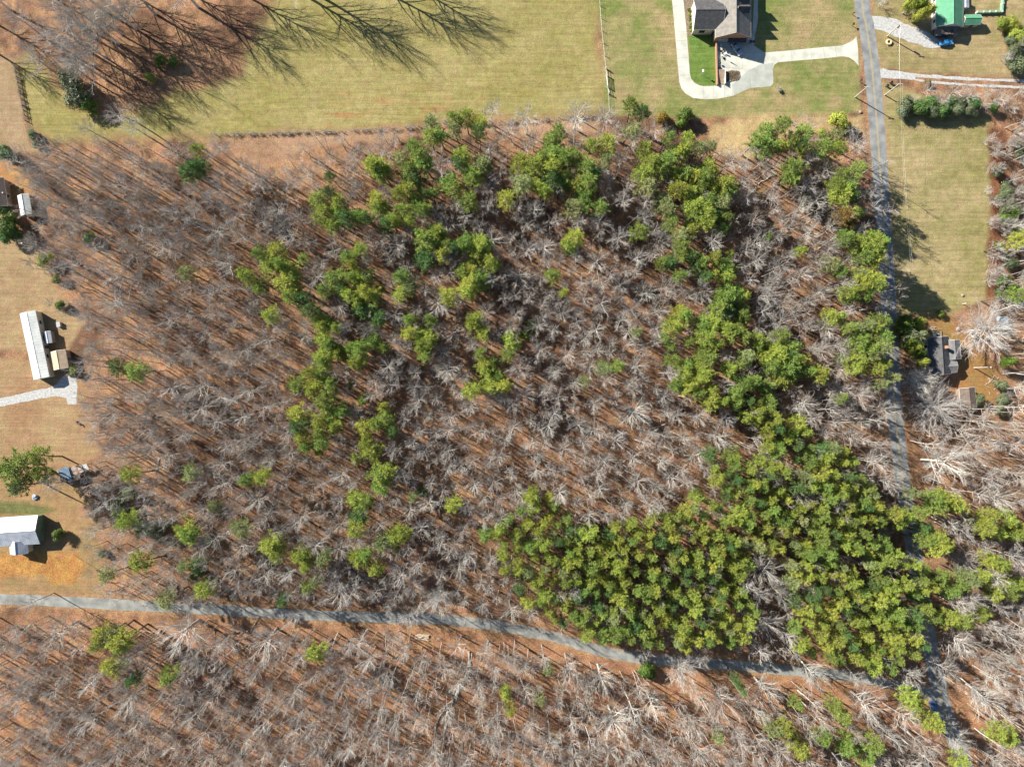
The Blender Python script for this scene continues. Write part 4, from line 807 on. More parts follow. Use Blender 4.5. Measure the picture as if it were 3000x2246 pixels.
g = P1(665, 378); t = empty('patio_table', (g.x, g.y, 0)); tag(t, 'white rectangular patio table by the garage corner', 'table')
part('table_top', MB().box((0, 0, .72), (1.9, .95, .06)), M['white'], t)
for x in (-.8, .8):
    for y in (-.38, .38): part('leg', MB().box((x, y, 0), (.07, .07, .72)), M['white'], t)
def parasol(px, py, lab):
    g = P1(px, py); t = empty('closed_parasol', (g.x, g.y, 0)); tag(t, lab, 'parasol')
    part('pole', MB().tube([(0, 0, 0), (0, 0, 2.7)], .035, 6), M['steel'], t); part('base', MB().tube([(0, 0, 0), (0, 0, .1)], .3, 10), M['black'], t); part('folded_canopy', MB().tube([(0, 0, 1.3), (0, 0, 1.8), (0, 0, 2.6)], [.2, .16, .05], 8), M['tarp'], t)
parasol(705, 545, 'folded parasol standing on the concrete court near the chairs')
g = P1(655, 595); t = empty('kettle_grill', (g.x, g.y, 0)); tag(t, 'round black barbecue grill beside the brick wall', 'grill')
part('bowl', MB().ball((0, 0, .85), .36, 12, 8, .8), M['black'], t, smooth=True)
for a in (0, 2.1, 4.2): part('leg', MB().tube([(math.cos(a)*.15, math.sin(a)*.15, .65), (math.cos(a)*.35, math.sin(a)*.35, 0)], .02, 5), M['steel'], t)
g = P1(655, 632); t = empty('garden_mower', (g.x, g.y, 0), .4); tag(t, 'blue-grey lawn mower parked at the top of the steps', 'mower')
part('deck', MB().box((0, 0, .15), (.9, .6, .3), 0, .85), M['car_navy'], t); part('engine', MB().box((0, 0, .45), (.4, .36, .25)), M['black'], t); part('handlebar', MB().tube([(-.4, -.2, .4), (-1.2, -.2, 1.0), (-1.2, .2, 1.0), (-.4, .2, .4)], .02, 5), M['steel'], t)
for x in (-.35, .35):
    for y in (-.33, .33): part('wheel', MB().tube([(x, y-.04, .14), (x, y+.04, .14)], .14, 10), M['rubber'], t)
def bin_(g, rz, lab, m, grp=None):
    t = empty('wheelie_bin', (g.x, g.y, 0), rz); tag(t, lab, 'bin', grp)
    b = MB().add([(-.24,-.28,.08),(.24,-.28,.08),(.24,.28,.08),(-.24,.28,.08),(-.3,-.36,1.0),(.3,-.36,1.0),(.3,.36,1.0),(-.3,.36,1.0)], [(3,2,1,0),(4,5,6,7),(0,1,5,4),(1,2,6,5),(2,3,7,6),(3,0,4,7)]); part('body', b, m, t)
    part('lid', MB().box((0, 0, 1.0), (.66, .8, .07)), M['black'], t)
    for x in (-.25, .25): part('wheel', MB().tube([(x-.03, .36, .1), (x+.03, .36, .1)], .1, 10), M['rubber'], t)
bin_(P1(938, 398), .3, 'grey wheeled bin at the right corner of the garage', M['steel'])
bin_(P1(962, 402), .2, 'white wheeled bin outermost beside the garage corner', M['white'])
bin_(G(2609, 245), .5, 'dark wheeled bin standing by the gravel track entrance', M['black'])
bin_(G(2597, 254), 1.0, 'grey-green wheeled bin nearest the road by the gravel track', M['olive_wall'])
# clipped shrubs by the wing wall
sb = bpy.data.objects.new('x', None)
for i, (x, y, r) in enumerate([(368,100,17),(375,145,15),(380,185,16),(386,224,14),(384,262,17),(392,298,18)]):
    pr = BUSH['Y' if i % 2 else 'm'][i % 3]
    plant('clipped_shrub', ['topmost','second from top','third from top','fourth from top','fifth from top','lowest'][i]+' of the clipped round shrubs beside the cream house wall', 'shrub', 'clipped shrubs in the mulch bed', pr, (1900+x/3.16, y/3.16), 0, 1.3, i, r/3.16*MPP)
plant('lawn_shrub', 'small lone twiggy bush on the lawn right of the parking apron', 'bush', None, BARE['bush'][1], (2280, 264), 0, 1.5, .5, 1.2)
plant('lawn_shrub', 'dark green low bush tucked into the lone lawn bush', 'bush', None, BUSH['D'][0], (2283, 267), 0, 1.0, 1.5, .8)
plant('bare_shrub', 'round brown leafless bush in the grass above the gravel drive', 'bush', None, BARE['bush'][3], (2572, 14), 0, 3.0, .5, 2.2)
# bird feeder on the green lawn
g = P1(488, 690); t = empty('bird_feeder', (g.x, g.y, 0)); tag(t, 'white bird house on a pole in the middle of the bright green lawn', 'bird house')
part('pole', MB().tube([(0, 0, 0), (0, 0, 2.2)], .04, 6), M['white'], t); hb = part('box', MB().box((0, 0, 2.2), (.4, .4, .4)), M['white'], t); part('roof', MB().add([(-.28,-.28,2.6),(.28,-.28,2.6),(.28,.28,2.6),(-.28,.28,2.6),(0,-.28,2.85),(0,.28,2.85)], [(0,1,4),(3,5,2),(0,4,5,3),(1,2,5,4),(3,2,1,0)]), M['steel'], hb)

# ---- vehicles
def car(lab, px, py, ang, L_, m, kind='saloon', cat='car'):
    g = G(px, py); t = empty('parked_'+('pickup' if kind == 'pickup' else 'car'), (g.x, g.y, 0), ang); tag(t, lab, cat); W = 1.85; l = L_/2
    if kind == 'pickup': st = [(-l,.62,.80,.86),(-l+.1,.45,1.0,.95),(-.2*l,.4,1.02,1),(.1*l,.4,1.05,1),(.55*l,.4,1.05,1),(.9*l,.42,.98,.93),(l,.5,.8,.82)]
    else: st = [(-l,.5,.72,.78),(-l+.15,.35,.92,.9),(-.6*l,.28,.98,.98),(-.1*l,.27,.96,1),(.4*l,.28,.94,1),(.8*l,.3,.84,.93),(.95*l,.35,.72,.86),(l,.42,.62,.74)]
    V = []; F = []; n = 8
    for x, z0, z1, k in st:
        w = W/2*k
        V += [(x,-w*.9,z0),(x,-w,z0+.12),(x,-w*.98,z1-.14),(x,-w*.84,z1),(x,w*.84,z1),(x,w*.98,z1-.14),(x,w,z0+.12),(x,w*.9,z0)]
    for i in range(len(st)-1):
        for k in range(n): F.append((i*n+k, i*n+(k+1) % n, (i+1)*n+(k+1) % n, (i+1)*n+k))
    F += [tuple(range(n)), tuple(reversed(range((len(st)-1)*n, len(st)*n)))]
    part('body', MB().add(V, F), m, t, smooth=False)
    x0, x1, x2, x3, zt = (-.15*l, .02*l, .32*l, .5*l, 1.72) if kind == 'pickup' else (-.78*l, -.42*l, .12*l, .46*l, 1.42)
    zb = 1.0 if kind == 'pickup' else .92
    a, b = .80, .62
    c = MB().add([(x0,-a,zb),(x3,-a,zb-.03),(x3,a,zb-.03),(x0,a,zb),(x1,-b,zt),(x2,-b,zt),(x2,b,zt),(x1,b,zt)], [(0,1,5,4),(1,2,6,5),(2,3,7,6),(3,0,4,7),(3,2,1,0)]); part('windows', c, M['glass'], t)
    part('car_roof', MB().slab([(x1-.04,-b-.02,zt+.05),(x2+.04,-b-.02,zt+.05),(x2+.04,b+.02,zt+.05),(x1-.04,b+.02,zt+.05)], .06), m, t)
    pl = MB()
    for s_ in (-1, 1):
        pl.tube([(x2,s_*b,zt),(x3,s_*a,zb)], .035, 4); pl.tube([(x1,s_*b,zt),(x0,s_*a,zb)], .045, 4); pl.tube([((x1+x2)/2,s_*(b+.005),zt),((x0+x3)/2,s_*(a+.01),zb)], .035, 4)
    part('pillars', pl, m, t)
    for sx in (-.62*l, .62*l):
        for sy in (-1, 1):
            w_ = part('wheel', MB().tube([(sx, sy*.72, .33), (sx, sy*.94, .33)], .33, 14), M['rubber'], t); part('rim', MB().tube([(sx, sy*.93, .33), (sx, sy*.96, .33)], .2, 10), M['rim'], w_)
    for sy in (-1, 1):
        part('headlight', MB().box((l-.1, sy*.6, .58), (.16, .34, .16)), M['lamp_glass'], t); part('tail_light', MB().box((-l+.03, sy*.62, .66), (.1, .26, .18)), M['tail'], t); part('mirror', MB().box((x3-.25, sy*(a+.17), zb), (.14, .2, .13)), m, t)
    if kind == 'pickup': part('bed_cover', MB().slab([(-l+.12,-.78,1.09),(-.17*l,-.78,1.09),(-.17*l,.78,1.09),(-l+.12,.78,1.09)], .07), M['grey_cover'], t)
    return t
q = P1(810, 462); car('silver-blue saloon car parked at a slant on the concrete court before the garage', 2156.3, 146, rad(-55), 4.7, M['car_silver'])
car('bright blue car at the end of the gravel drive', 2768, 128, rad(8), 4.4, M['car_blue'])
car('dark pickup truck in shade between the green-roofed house and the blue car', 2757, 103, rad(-2), 5.3, M['car_dark'], 'pickup', 'pickup truck')
car('blue car on the left side of the lower road, partly hidden by a bush', 2731, 2068, rad(-72), 4.6, M['car_navy'])

# ---- green-roofed house, shed, garden fence
gh = gable('green_roofed_house', 'house with a bright green metal roof and white side wall at the top right', 'house', 2782, 6, 15.0, 7.9, rad(90), 3.0, 4.9, M['metal_green'], M['white'], .35, wins=[(1, -5.5, 1, 1, 1.1), (1, -2.5, 1, 1.4, 1.1), (1, 1.5, 1, 1.2, 1.1), (-1, -4, 1, 1.2, 1.1), (-1, 0, 1, 1.2, 1.1)], doors=[(1, 4.2, .95, 2.05)])
po = MB(); po.slab([(-7.7, -3.6, 2.75), (-7.7, 3.9, 2.75), (-9.9, 3.3, 2.25), (-9.9, -3.2, 2.25)][::-1], .1); pr = part('porch_roof', po, M['brown_roof'], gh)
for y in (-3.0, 0, 3.1): part('porch_post', MB().box((-9.7, y, 0), (.14, .14, 2.2)), M['white'], gh)
for y in (-1.2, 1.0): part('skylight', MB().box((-8.9, y, 2.46), (.6, .8, .06)), M['glass'], gh)
gable('garden_shed', 'small green-roofed shed with straw-yellow gable right of the green-roofed house', 'shed', 2848, 58, 4.9, 2.7, rad(1), 2.3, 3.1, M['metal_green'], M['yellow_wall'], .2, doors=[(-1, .6, .9, 1.9)])
gable('lean_to_store', 'small pale metal-roofed store beside the green-roofed house at the top edge', 'shed', 2828, 6, 3.6, 1.9, rad(90), 2.3, 2.6, M['metal_grey'], M['white'], .1)
g = G(2925, 20); t = empty('garden_fence', (g.x, g.y, 0)); tag(t, 'pale green garden fence enclosing grass right of the green-roofed house', 'fence')
fa, fb, fc = G(2858, 40)-g, G(2931, 38)-g, G(2938, -30)-g
for a, b in ((fa, fb), (fb, fc)):
    part('fence_panel', lbar(MB(), a, b, .5, .9), M['green_paint'], t)
for k in range(5):
    v = fa.lerp(fb, k/4); part('post', MB().box((v.x, v.y, 0), (.35, .6, 1.1)), M['wood_pale'], t)
for k in range(1, 4):
    v = fb.lerp(fc, k/3); part('post', MB().box((v.x, v.y, 0), (.6, .3, 1.1)), M['wood_pale'], t)
# straw ring
g = G(2603, 125); t = empty('straw_bale_ring', (g.x, g.y, 0)); tag(t, 'round straw-coloured ring lying in the grass below the utility pole', 'straw ring')
m_ = MB(); n = 20
for i in range(n):
    A = 2*math.pi*i/n
    for j in range(6):
        B = 2*math.pi*j/6; rr = .72+.32*math.cos(B)*(1+R.uniform(-.1, .1)); m_.v.append((rr*math.cos(A), rr*math.sin(A), .3+.3*math.sin(B)))
for i in range(n):
    for j in range(6): m_.f.append((i*6+j, ((i+1) % n)*6+j, ((i+1) % n)*6+(j+1) % 6, i*6+(j+1) % 6))
part('ring', m_, M['straw'], t)
for k in range(3): part('loose_straw', MB().box((R.uniform(-.9, .9), -1.0+R.uniform(-.2, .2), 0), (.5, .12, .05), R.uniform(0, 3)), M['straw'], t)

# ---- poles, wires, mailboxes
def upole(bx, by, h, lab, arm=True, lamp=False, trafo=False, m=None):
    g = G(bx, by); t = empty('utility_pole', (g.x, g.y, 0)); tag(t, lab, 'utility pole', None)
    part('post', MB().tube([(0, 0, -.2), (0, 0, h)], [.19, .13], 8), m or M['pole'], t)
    if arm:
        a = part('crossarm', MB().box((0, 0, h-.55), (1.8, .14, .16)), M['pole'], t)
        for x in (-.8, 0, .8): part('insulator', MB().tube([(x, 0, h-.4), (x, 0, h-.15)], .06, 6), M['white'], a)
    if trafo: part('transformer', MB().tube([(.42, 0, h-2.2), (.42, 0, h-1.2)], .27, 10), M['steel'], t)
    if lamp:
        a = part('lamp_arm', MB().tube([(0, 0, h-.1), (.9, 0, h+.1)], .04, 6), M['steel'], t); part('lamp_head', MB().ball((1.0, 0, h+.08), .24, 8, 5, .5), M['white'], a)
    return Vector((g.x, g.y, h))
tp1 = upole(2599, 107, 7.6, 'tall utility pole in the grass beside the upper gravel drive', trafo=True)
tp2 = upole(2505, 285, 8.0, 'utility pole left of the road, its shadow crossing both lanes')
tp3 = upole(2592, 279, 8.8, 'utility pole beside the wheeled bins below the gravel track', trafo=True)
tp4 = upole(2631, 842, 8.2, 'pale utility pole right of the road in pine shadow')
tp5 = upole(2854, 1077, 6.2, 'lamp pole in the bare yard right of the dark-roofed house', arm=False, lamp=True)
upole(88, 722, 5.0, 'pale pole at the left yard edge below the evergreens', arm=False, lamp=True)
upole(21, 573, 3.2, 'short dark lamp post by the left edge roof', arm=False, lamp=True, m=M['black'])
def wire(a, b, lab, sag=.6, r=.009):
    mid = [(a.lerp(b, t)+Vector((0, 0, -4*sag*t*(1-t)))) for t in [i/12 for i in range(13)]]
    o = a; t = MB().tube([p-o for p in mid], r, 4).build('overhead_wire', M['steel']); t.location = o; tag(t, lab, 'wire', 'overhead wires along the road')
wire(tp1, tp3, 'overhead wire from the upper gravel drive pole to the pole by the bins')
wire(tp3, tp4, 'long overhead wire running down the meadow beside the road', 1.2)
wire(tp3+Vector((.8, 0, -.3)), tp4+Vector((.8, 0, -.3)), 'second thinner wire just right of the long meadow wire', 1.5)
wire(tp2, tp3, 'overhead wire crossing the road between the two poles')
def mailbox(px, py, rz, lab, n=1):
    g = G(px, py); t = empty('mailbox', (g.x, g.y, 0), rz); tag(t, lab, 'mailbox', None)
    part('post', MB().box((0, 0, 0), (.12, .12, 1.15)), M['wood_dark'], t)
    for k in range(n):
        y = (k-(n-1)/2)*.4; b = MB(); b.add([(-.3,y-.12,1.15),(.3,y-.12,1.15),(.3,y+.12,1.15),(-.3,y+.12,1.15),(-.3,y-.12,1.32),(.3,y-.12,1.32),(.3,y+.12,1.32),(-.3,y+.12,1.32),(-.3,y,1.42),(.3,y,1.42)], [(3,2,1,0),(0,1,5,4),(2,3,7,6),(1,2,6,9,5),(3,0,4,8,7),(4,5,9,8),(6,7,8,9)]); part('box', b, M['black'], t)
mailbox(2497, 44, .3, 'uppermost black mailbox left of the road at the top edge')
mailbox(2496, 76, .2, 'double black mailbox left of the road above the driveway mouth', 2)
mailbox(2518, 240, .3, 'single black mailbox left of the road just above the utility pole')
def rock(px, py, r, lab, m='stone', sz=.6):
    g = G(px, py); o = MB().ball((0, 0, r*sz*.6), r, 10, 7, sz, .13, R).build('boulder', M[m]); o.location = (g.x, g.y, 0); tag(o, lab, 'rock')
rock(2520, 329, .5, 'pale boulder beside the road at the upper end of the dry grass')
rock(2519, 388, .5, 'pale boulder beside the road just above the shaded stretch')
rock(2819, 865, .45, 'tan boulder alone on the lower meadow'); rock(2805, 964, .7, 'flat pale boulder under the big crown right of the dark-roofed house')
rock(2913, 822, .4, 'small pale boulder at the meadow corner by the shrubs')
g = G(2820, 890); t = empty('marker_post', (g.x, g.y, 0)); tag(t, 'short white marker post at the lower end of the meadow', 'post'); part('post', MB().box((0, 0, 0), (.15, .15, 1.6)), M['white'], t); part('cap', MB().box((0, 0, 1.6), (.22, .22, .08)), M['white'], t)

# ---- fences
def gate_fence():
    g = G(1778, 240); t = empty('white_gate_fence', (g.x, g.y, 0)); tag(t, 'white board gate and fence posts between the mown field and the lawn', 'fence')
    pts = [G(1774, 203)-g, G(1776, 222)-g, G(1779, 256)-g, G(1783, 275)-g]
    for p in pts: part('post', MB().box((p.x, p.y, 0), (.26, .26, 1.6)), M['wood_pale'], t)
    for z in (.3, .6, .9, 1.2, 1.45): part('rail', lbar(MB(), pts[1], pts[2], .07, .12, z), M['white'], t)
    for z in (.5, 1.0): part('rail', lbar(MB(), pts[0], pts[1], .07, .1, z), M['white'], t); part('rail', lbar(MB(), pts[2], pts[3], .07, .1, z), M['white'], t)
gate_fence()
def wire_fence(pts, step, lab, h=1.25, m='wood_pale', rails=3, r=.015, pw=.14):
    g = G(*pts[0]); t = empty('wire_fence', (g.x, g.y, 0)); tag(t, lab, 'fence'); P = [G(*p)-g for p in pts]; Q = []
    for a, b in zip(P[:-1], P[1:]):
        n = max(1, int((b-a).length/step)); Q += [a.lerp(b, k/n) for k in range(n)]
    Q.append(P[-1])
    for q in Q[:100]:
        part('post', MB().box((q.x, q.y, 0), (pw, pw, h+R.uniform(-.1, .15))), M[m], t)
    for k in range(rails):
        z = h*(k+1)/(rails+.3); part('wire' if r < .05 else 'rail', MB().tube([q+Vector((0, 0, z)) for q in Q], r, 4), M['steel'] if r < .05 else M[m], t)
wire_fence([(1754,-20),(1762,90),(1774,200)], 3.2, 'thin wire fence running up from the white gate beside the lawn')
wire_fence([(1782,278),(1784,330)], 3, 'short end of wire fence below the white gate')
wire_fence([(630,394),(800,394),(1000,386),(1150,378),(1300,362),(1500,352),(1600,346),(1775,338)], 3.6, 'long wire fence with pale posts along the lower edge of the mown field')
wire_fence([(48,196),(60,260),(70,310),(79,356)], 1.5, 'rough wooden rail fence with close posts at the far left', 1.2, 'wood', 2, .07, .2)
# ragged weeds along the field fence: the dark line under the wire
items = []
for i in range(230):
    t = R.random(); x = 630+t*1130; y = 394-(t**1.5)*52+R.uniform(-3.5, 5); g = G(x, y); s = R.uniform(.08, .26); items.append((g.x, g.y, R.uniform(0, 6), s*1.3, s, R.randrange(4)))
for i in range(60):
    t = R.random(); g = G(48+31*t+R.uniform(-4, 4), 196+160*t); s = R.uniform(.12, .3); items.append((g.x, g.y, R.uniform(0, 6), s, s, R.randrange(4)))
stuff('fence_weeds', 'strip of dead weeds under the wire fence below the mown field', 'weeds', BARE['bush'], items)

# ---- left-hand buildings
gable('long_metal_building', 'long narrow building with white metal roof above the left gravel drive', 'building', 102, 1011, 21.2, 4.75, rad(-78), 2.8, 3.25, M['metal_white'], M['cream'], .15, wins=[(1, -7, 1, 1.2, .9), (1, -2, 1, 1.2, .9), (1, 4, 1, 1.2, .9), (-1, 6, 1, 1.2, .9)], doors=[(1, 1, .95, 2.0)])
gable('tan_shed', 'small square shed with tan roof right of the long white-roofed building', 'shed', 175, 1054, 5.6, 4.4, rad(-80), 2.4, 3.2, M['tan_roof'], M['wood'], .15, doors=[(1, 0, .9, 1.9)])
gable('small_white_shed', 'small shed with patchy white metal roof at the upper left wood edge', 'shed', 73, 600, 6.2, 3.3, rad(-80), 2.3, 3.0, M['metal_white'], M['wood'], .15, doors=[(1, 1, .9, 1.9)])
gable('edge_house', 'dark-roofed building cut off by the left edge of the photo', 'house', -14, 566, 8.5, 6.0, rad(-82), 2.8, 4.4, M['brown_roof'], M['wood'], .3, wins=[(1, 1, 1, 1, 1)])
gable('grey_store', 'low grey store under leafless branches beside the long white-roofed building', 'shed', 141, 988, 3.6, 2.0, rad(-80), 1.9, 2.2, M['metal_grey'], M['wood'], .08)
g = G(176, 951); t = empty('storage_box', (g.x, g.y, 0), .15); tag(t, 'small pale storage box above the grey store', 'box'); part('body', MB().box((0, 0, 0), (1.1, 1.5, .9)), M['wood_pale'], t); part('lid', MB().box((0, 0, .9), (1.2, 1.6, .08)), M['steel'], t)
# metal-roofed house with cross porch
mh = gable('metal_roofed_house', 'house with pale standing-seam metal roof and porch gable above the orange dirt yard', 'house', 48, 1555, 13.5, 8.3, rad(4), 3.1, 4.7, M['metal_grey'], M['olive_wall'], .35, wins=[(-1, -1.5, 1, 1.2, 1.1), (-1, 4.8, 1, 1.2, 1.1), (1, -2, 1, 1.2, 1.1), (1, 3, 1, 1.2, 1.1)], doors=[(-1, .6, 1.0, 2.05)])
gable(None, None, None, 0, 0, 3.6, 5.3, rad(90), 2.75, 4.1, M['metal_grey'], M['cream'], .25, parent=(mh, .1, -5.3))
for y in (-1.6, 1.8): part('vent_pipe', MB().tube([(3, y, 3.9), (3, y, 4.9)], .09, 6), M['steel'], mh)
# ruined shed: several sheet-metal roof panels at odd heights over a plank box
g = G(228, 1382); t = empty('ruined_shed', (g.x, g.y, 0), rad(13)); tag(t, 'collapsing old shed with rusty white and blue sheet-metal roof panels', 'shed')
part('wall', MB().box((-1.6, -.4, 0), (6.4, 3.8, 1.9)), M['wood_dark'], t)
for (x, y, w, d, z, m_, lb) in ((3.9, .9, 1.9, 2.0, 2.35, 'metal_white', 'pale clean roof sheet'), (2.1, .8, 2.1, 2.5, 2.45, 'metal_rust', 'rust-streaked roof sheet'), (.1, .6, 2.0, 3.0, 2.3, 'metal_rust', 'rusty roof sheet'), (-1.6, -.1, 1.3, 5.0, 2.6, 'metal_blue', 'narrow blue roof sheet'), (-3.2, .3, 2.2, 4.0, 2.25, 'metal_blue', 'sagging blue roof sheet'), (-4.6, .6, 1.2, 2.6, 1.9, 'metal_grey', 'low grey roof sheet')):
    part('roof_panel', MB().slab([(x-w/2,y-d/2,z-.5),(x+w/2,y-d/2,z-.42),(x+w/2,y+d/2,z+.1),(x-w/2,y+d/2,z)], .05), M[m_], t, lb)
for x in (-4.8, -1, 3, 4.7): part('post', MB().box((x, 1.7, 0), (.15, .15, 2.3)), M['wood'], t)
for k in range(6): part('fallen_board', MB().box((R.uniform(-3, 3), -3.2+R.uniform(-.5, .5), R.uniform(0, .1)), (R.uniform(1.2, 2.4), .2, .06), R.uniform(0, 3)), M['wood_pale'], t)
g = G(104, 1455); o = MB().ball((0, 0, .3), .9, 9, 6, .5, .25, R).build('scrap_heap', M['tarp']); o.location = (g.x, g.y, 0); tag(o, 'small pale heap of scrap under the big white pine', 'scrap heap')
# flagpole
g = G(214, 1624); t = empty('flagpole', (g.x, g.y, 0)); tag(t, 'white flagpole with striped red and white flag at the orange dirt yard', 'flagpole')
part('pole', MB().tube([(0, 0, 0), (0, 0, 6.6)], [.06, .035], 8), M['white'], t); part('finial', MB().ball((0, 0, 6.65), .08, 8, 6), M['chrome'], t)
fl = MB(); NX = 12
def fpnt(u, v): return (.05-u*1.5*.75+0, -.5*u*1.5*.3+math.sin(u*7)*.12, 6.4-v*.95-.55*u)
for j in range(13):
    if j % 2: continue
fo = None
for col, js in (('red', range(0, 13, 2)), ('white', range(1, 13, 2))):
    m_ = MB()
    for j in js:
        for i in range(NX): m_.quad(fpnt(i/NX, j/13), fpnt((i+1)/NX, j/13), fpnt((i+1)/NX, (j+1)/13), fpnt(i/NX, (j+1)/13))
    o = part('flag', m_, M[col], t, col+' stripes of the flag')
m_ = MB()
for i in range(5): m_.quad(*[tuple(a+b for a, b in zip(fpnt(u, v), (0, -.012, 0))) for u, v in ((i/NX, 0), ((i+1)/NX, 0), ((i+1)/NX, 7/13), (i/NX, 7/13))])
part('canton', m_, M['navy'], o)
# great white pine at the left edge
for i, (x, y, r, tn) in enumerate([(60, 1390, 66, 'g'), (100, 1350, 40, 'y'), (20, 1365, 40, 'g'), (40, 1430, 42, 'd'), (110, 1400, 38, 'g')]):
    pr = PINE[tn][i % 4]; plant('pine_tree', ['huge spreading dark green pine above the metal-roofed house', 'bright upper right side pine touching the huge left edge pine', 'green pine against the left photo edge beside the huge pine', 'dark lower pine beneath the huge left edge pine', 'green pine between the huge pine and the ruined shed'][i], 'pine tree', 'big pines above the metal-roofed house', pr, base_of(x, y, 13), r, 16 if i else 18, i*1.3, r*MPP*.95)

# ---- dark-roofed house on the right with wings, chimney
dh = gable('dark_roofed_house', 'house with dark shaded shingle roof and brick chimney right of the road', 'house', 2752, 1042, 11.2, 6.2, rad(-86), 3.0, 4.6, M['shingle_dark'], M['white'], .35, wins=[(1, -3, 1, 1.2, 1.1), (-1, -3, 1, 1.2, 1.1), (-1, 2, 1, 1.2, 1.1)], doors=[(-1, 0, 1.0, 2.05)])
M['shingle_mid'] = mat('mid_grey_shingles', (.24, .24, .25), (.17, .17, .175), 1.0, .9, bump=.2)
gable(None, None, None, 0, 0, 5.6, 4.0, 0, 2.8, 3.6, M['shingle_mid'], M['white'], .25, wins=[(1, .5, 1, 1.2, 1.1)], parent=(dh, -1.6, 4.7))
gable(None, None, None, 0, 0, 3.2, 3.6, rad(90), 2.7, 3.4, M['shingle_mid'], M['white'], .2, parent=(dh, 3.6, 3.6))
part('chimney', MB().box((-2.6, 1.5, 3.2), (.9, .6, 2.2)), M['brick'], dh); part('deck', MB().box((-6.9, 1.6, 0), (2.2, 2.6, .4)), M['wood'], dh); part('porch', MB().box((0, -4.0, 0), (3.0, 1.6, .3)), M['wood_pale'], dh)
g = G(2737, 982); t = empty('air_conditioner', (g.x, g.y, 0)); tag(t, 'white air-conditioning unit with round fan above the dark-roofed house', 'air conditioner')
part('cabinet', MB().box((0, 0, 0), (1.7, .95, .9)), M['white'], t); part('fan', MB().tube([(.4, 0, .9), (.4, 0, .94)], .36, 14), M['black'], t)
g = G(2727, 962); t = empty('firewood_stack', (g.x, g.y, 0), -.15); tag(t, 'loose stack of pale firewood above the dark-roofed house', 'firewood')
for k in range(14): part('log', MB().tube([(R.uniform(-1.4, -.2), R.uniform(-.7, .7), .12+.12*(k % 3)), (R.uniform(.2, 1.6), R.uniform(-.7, .7), .12+.12*(k % 3))], .11, 7), M['log'], t)
g = G(2902, 1122); t = empty('wood_heap', (g.x, g.y, 0)); tag(t, 'scattered heap of pale split wood in the bare yard below the lamp pole', 'wood heap')
for k in range(24):
    x, y, a = R.gauss(0, 1.1), R.gauss(0, 1.4), R.uniform(0, 3.1); part('split_log', MB().tube([(x, y, .08), (x+math.cos(a)*.9, y+math.sin(a)*.9, .12)], .09, 6), M['log'], t)
g = G(2929, 948); t = empty('covered_trailer', (g.x, g.y, 0), .05); tag(t, 'pale blue-white covered trailer under the huge leafless crown at right', 'trailer')
part('cover', MB().box((0, 0, .7), (2.9, 4.6, 1.3), 0, .94), M['tarp'], t)
for x in (-1.5, 1.5): part('wheel', MB().tube([(x-.12, 0, .35), (x+.12, 0, .35)], .35, 12), M['rubber'], t)
part('drawbar', MB().box((0, -3.0, .4), (.12, 1.5, .1)), M['steel'], t)
g = G(2850, 986); t = empty('white_barrel', (g.x, g.y, 0)); tag(t, 'white drum standing under the huge leafless crown', 'barrel'); part('drum', MB().tube([(0, 0, 0), (0, 0, 1.0)], .42, 14), M['white'], t); part('lid', MB().tube([(0, 0, 1.0), (0, 0, 1.05)], .44, 14), M['steel'], t)
gable('brown_shed', 'brown-roofed shed half hidden by leafless crowns below the bare yard', 'shed', 2836, 1166, 6.0, 4.4, rad(-84), 2.4, 3.2, M['brown_roof'], M['wood'], .3, doors=[(1, 0, 2.0, 2.1)])
g = G(2828, 2029); t = empty('road_marker', (g.x, g.y, 0), -.4); tag(t, 'small red and white marker post on the verge near the blue parked car', 'marker post'); part('post', MB().box((0, 0, 0), (.14, .14, 1.1)), M['white'], t); part('reflector', MB().box((0, 0, 1.1), (.22, .16, .3)), M['red'], t)

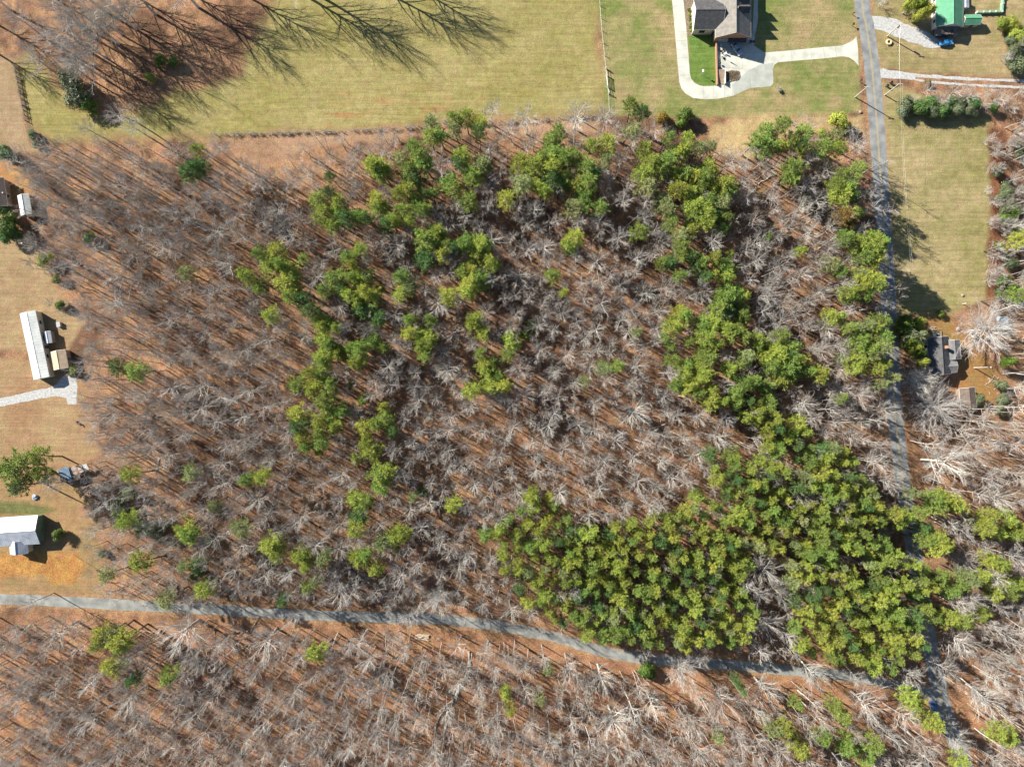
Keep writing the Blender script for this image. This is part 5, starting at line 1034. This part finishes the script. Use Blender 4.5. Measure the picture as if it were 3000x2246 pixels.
# ---- log pile and fallen trunks
g = G(1236, 1864); t = empty('log_pile', (g.x, g.y, 0), -.15); tag(t, 'pile of cut logs on the leaf litter just below the lane', 'log pile')
for k in range(9): part('log', MB().tube([(R.uniform(-2.6, -1), R.uniform(-.9, .9), .16+.2*(k % 2)), (R.uniform(.8, 2.4), R.uniform(-.9, .9), .16+.2*(k % 2))], R.uniform(.12, .2), 8), M['log'], t)
def fallen(a, b, r, lab, m='log', br=4):
    A, B = G(*a), G(*b); t = empty('fallen_tree', (A.x, A.y, 0)); tag(t, lab, 'fallen trunk'); D = B-A; rnd = random.Random(int(a[0]))
    pts = [D*(i/6)+Vector((rnd.uniform(-.25, .25), rnd.uniform(-.25, .25), r*.8+(.25 if i > 3 else 0))) for i in range(7)]; part('trunk', MB().tube(pts, [r*(1-.1*i) for i in range(7)], 8), M[m], t)
    bm = MB()
    for k in range(br):
        p = pts[3+k % 4]; d = (D.normalized()+perp(D.normalized(), rnd)*.8); d.z = abs(d.z)*.4; bm.tube(limb(p, d, D.length*rnd.uniform(.15, .35), 3, rnd, 0, .3), [r*.35, r*.25, r*.15, r*.06], 5)
    if br: part('branches', bm, M[m], t)
fallen((1375,1905), (1378,1972), .36, 'broken dark log lying above the big fallen trunk', 'bark', 0)
fallen((1376,1965), (1310,2075), .42, 'big dark fallen trunk lying in the wood below the lane', 'wood_dark', 6)
fallen((1310,2070), (1292,2230), .26, 'long pale fallen stem below the dark fallen trunk', 'pale_bark', 5)
fallen((1306,2066), (1262,2150), .2, 'slanting pale fallen stem left of the long one', 'bark', 5)
for (a, b, lab) in [((2222,540),(2268,508),'fallen pale trunk in the orange clearing below the dry grass'),((2445,540),(2500,505),'fallen stem left of the yellow-lined road'),((2395,730),(2450,690),'pale fallen trunk in the clearing left of the shaded road'),((1500,1230),(1560,1262),'long fallen log right of the central pine pair'),((1640,1345),(1680,1372),'fallen log on the sunny bare slope'),((470,1340),(452,1388),'fallen pale trunk in the lower left wood'),((650,1165),(700,1180),'thin white fallen stem in the left wood'),((1900,1260),(1955,1240),'fallen log beside the great white crown'),((2040,1228),(2052,1262),'short dark snag log in the right clearing'),((735,1848),(760,1800),'fallen stem just below the left lane'),((395,1985),(345,2025),'dark fallen trunk below the pines in the lower left'),((1820,1390),(1862,1430),'pale fallen stem on the sunny bare slope')]:
    fallen(a, b, .17, lab, 'pale_bark' if 'white' in lab or 'pale' in lab else 'log', 3)
fallen((226,1236), (240,1246), .35, 'short dark log on the grass below the left gravel drive', 'wood_dark', 0)
finish_labels()
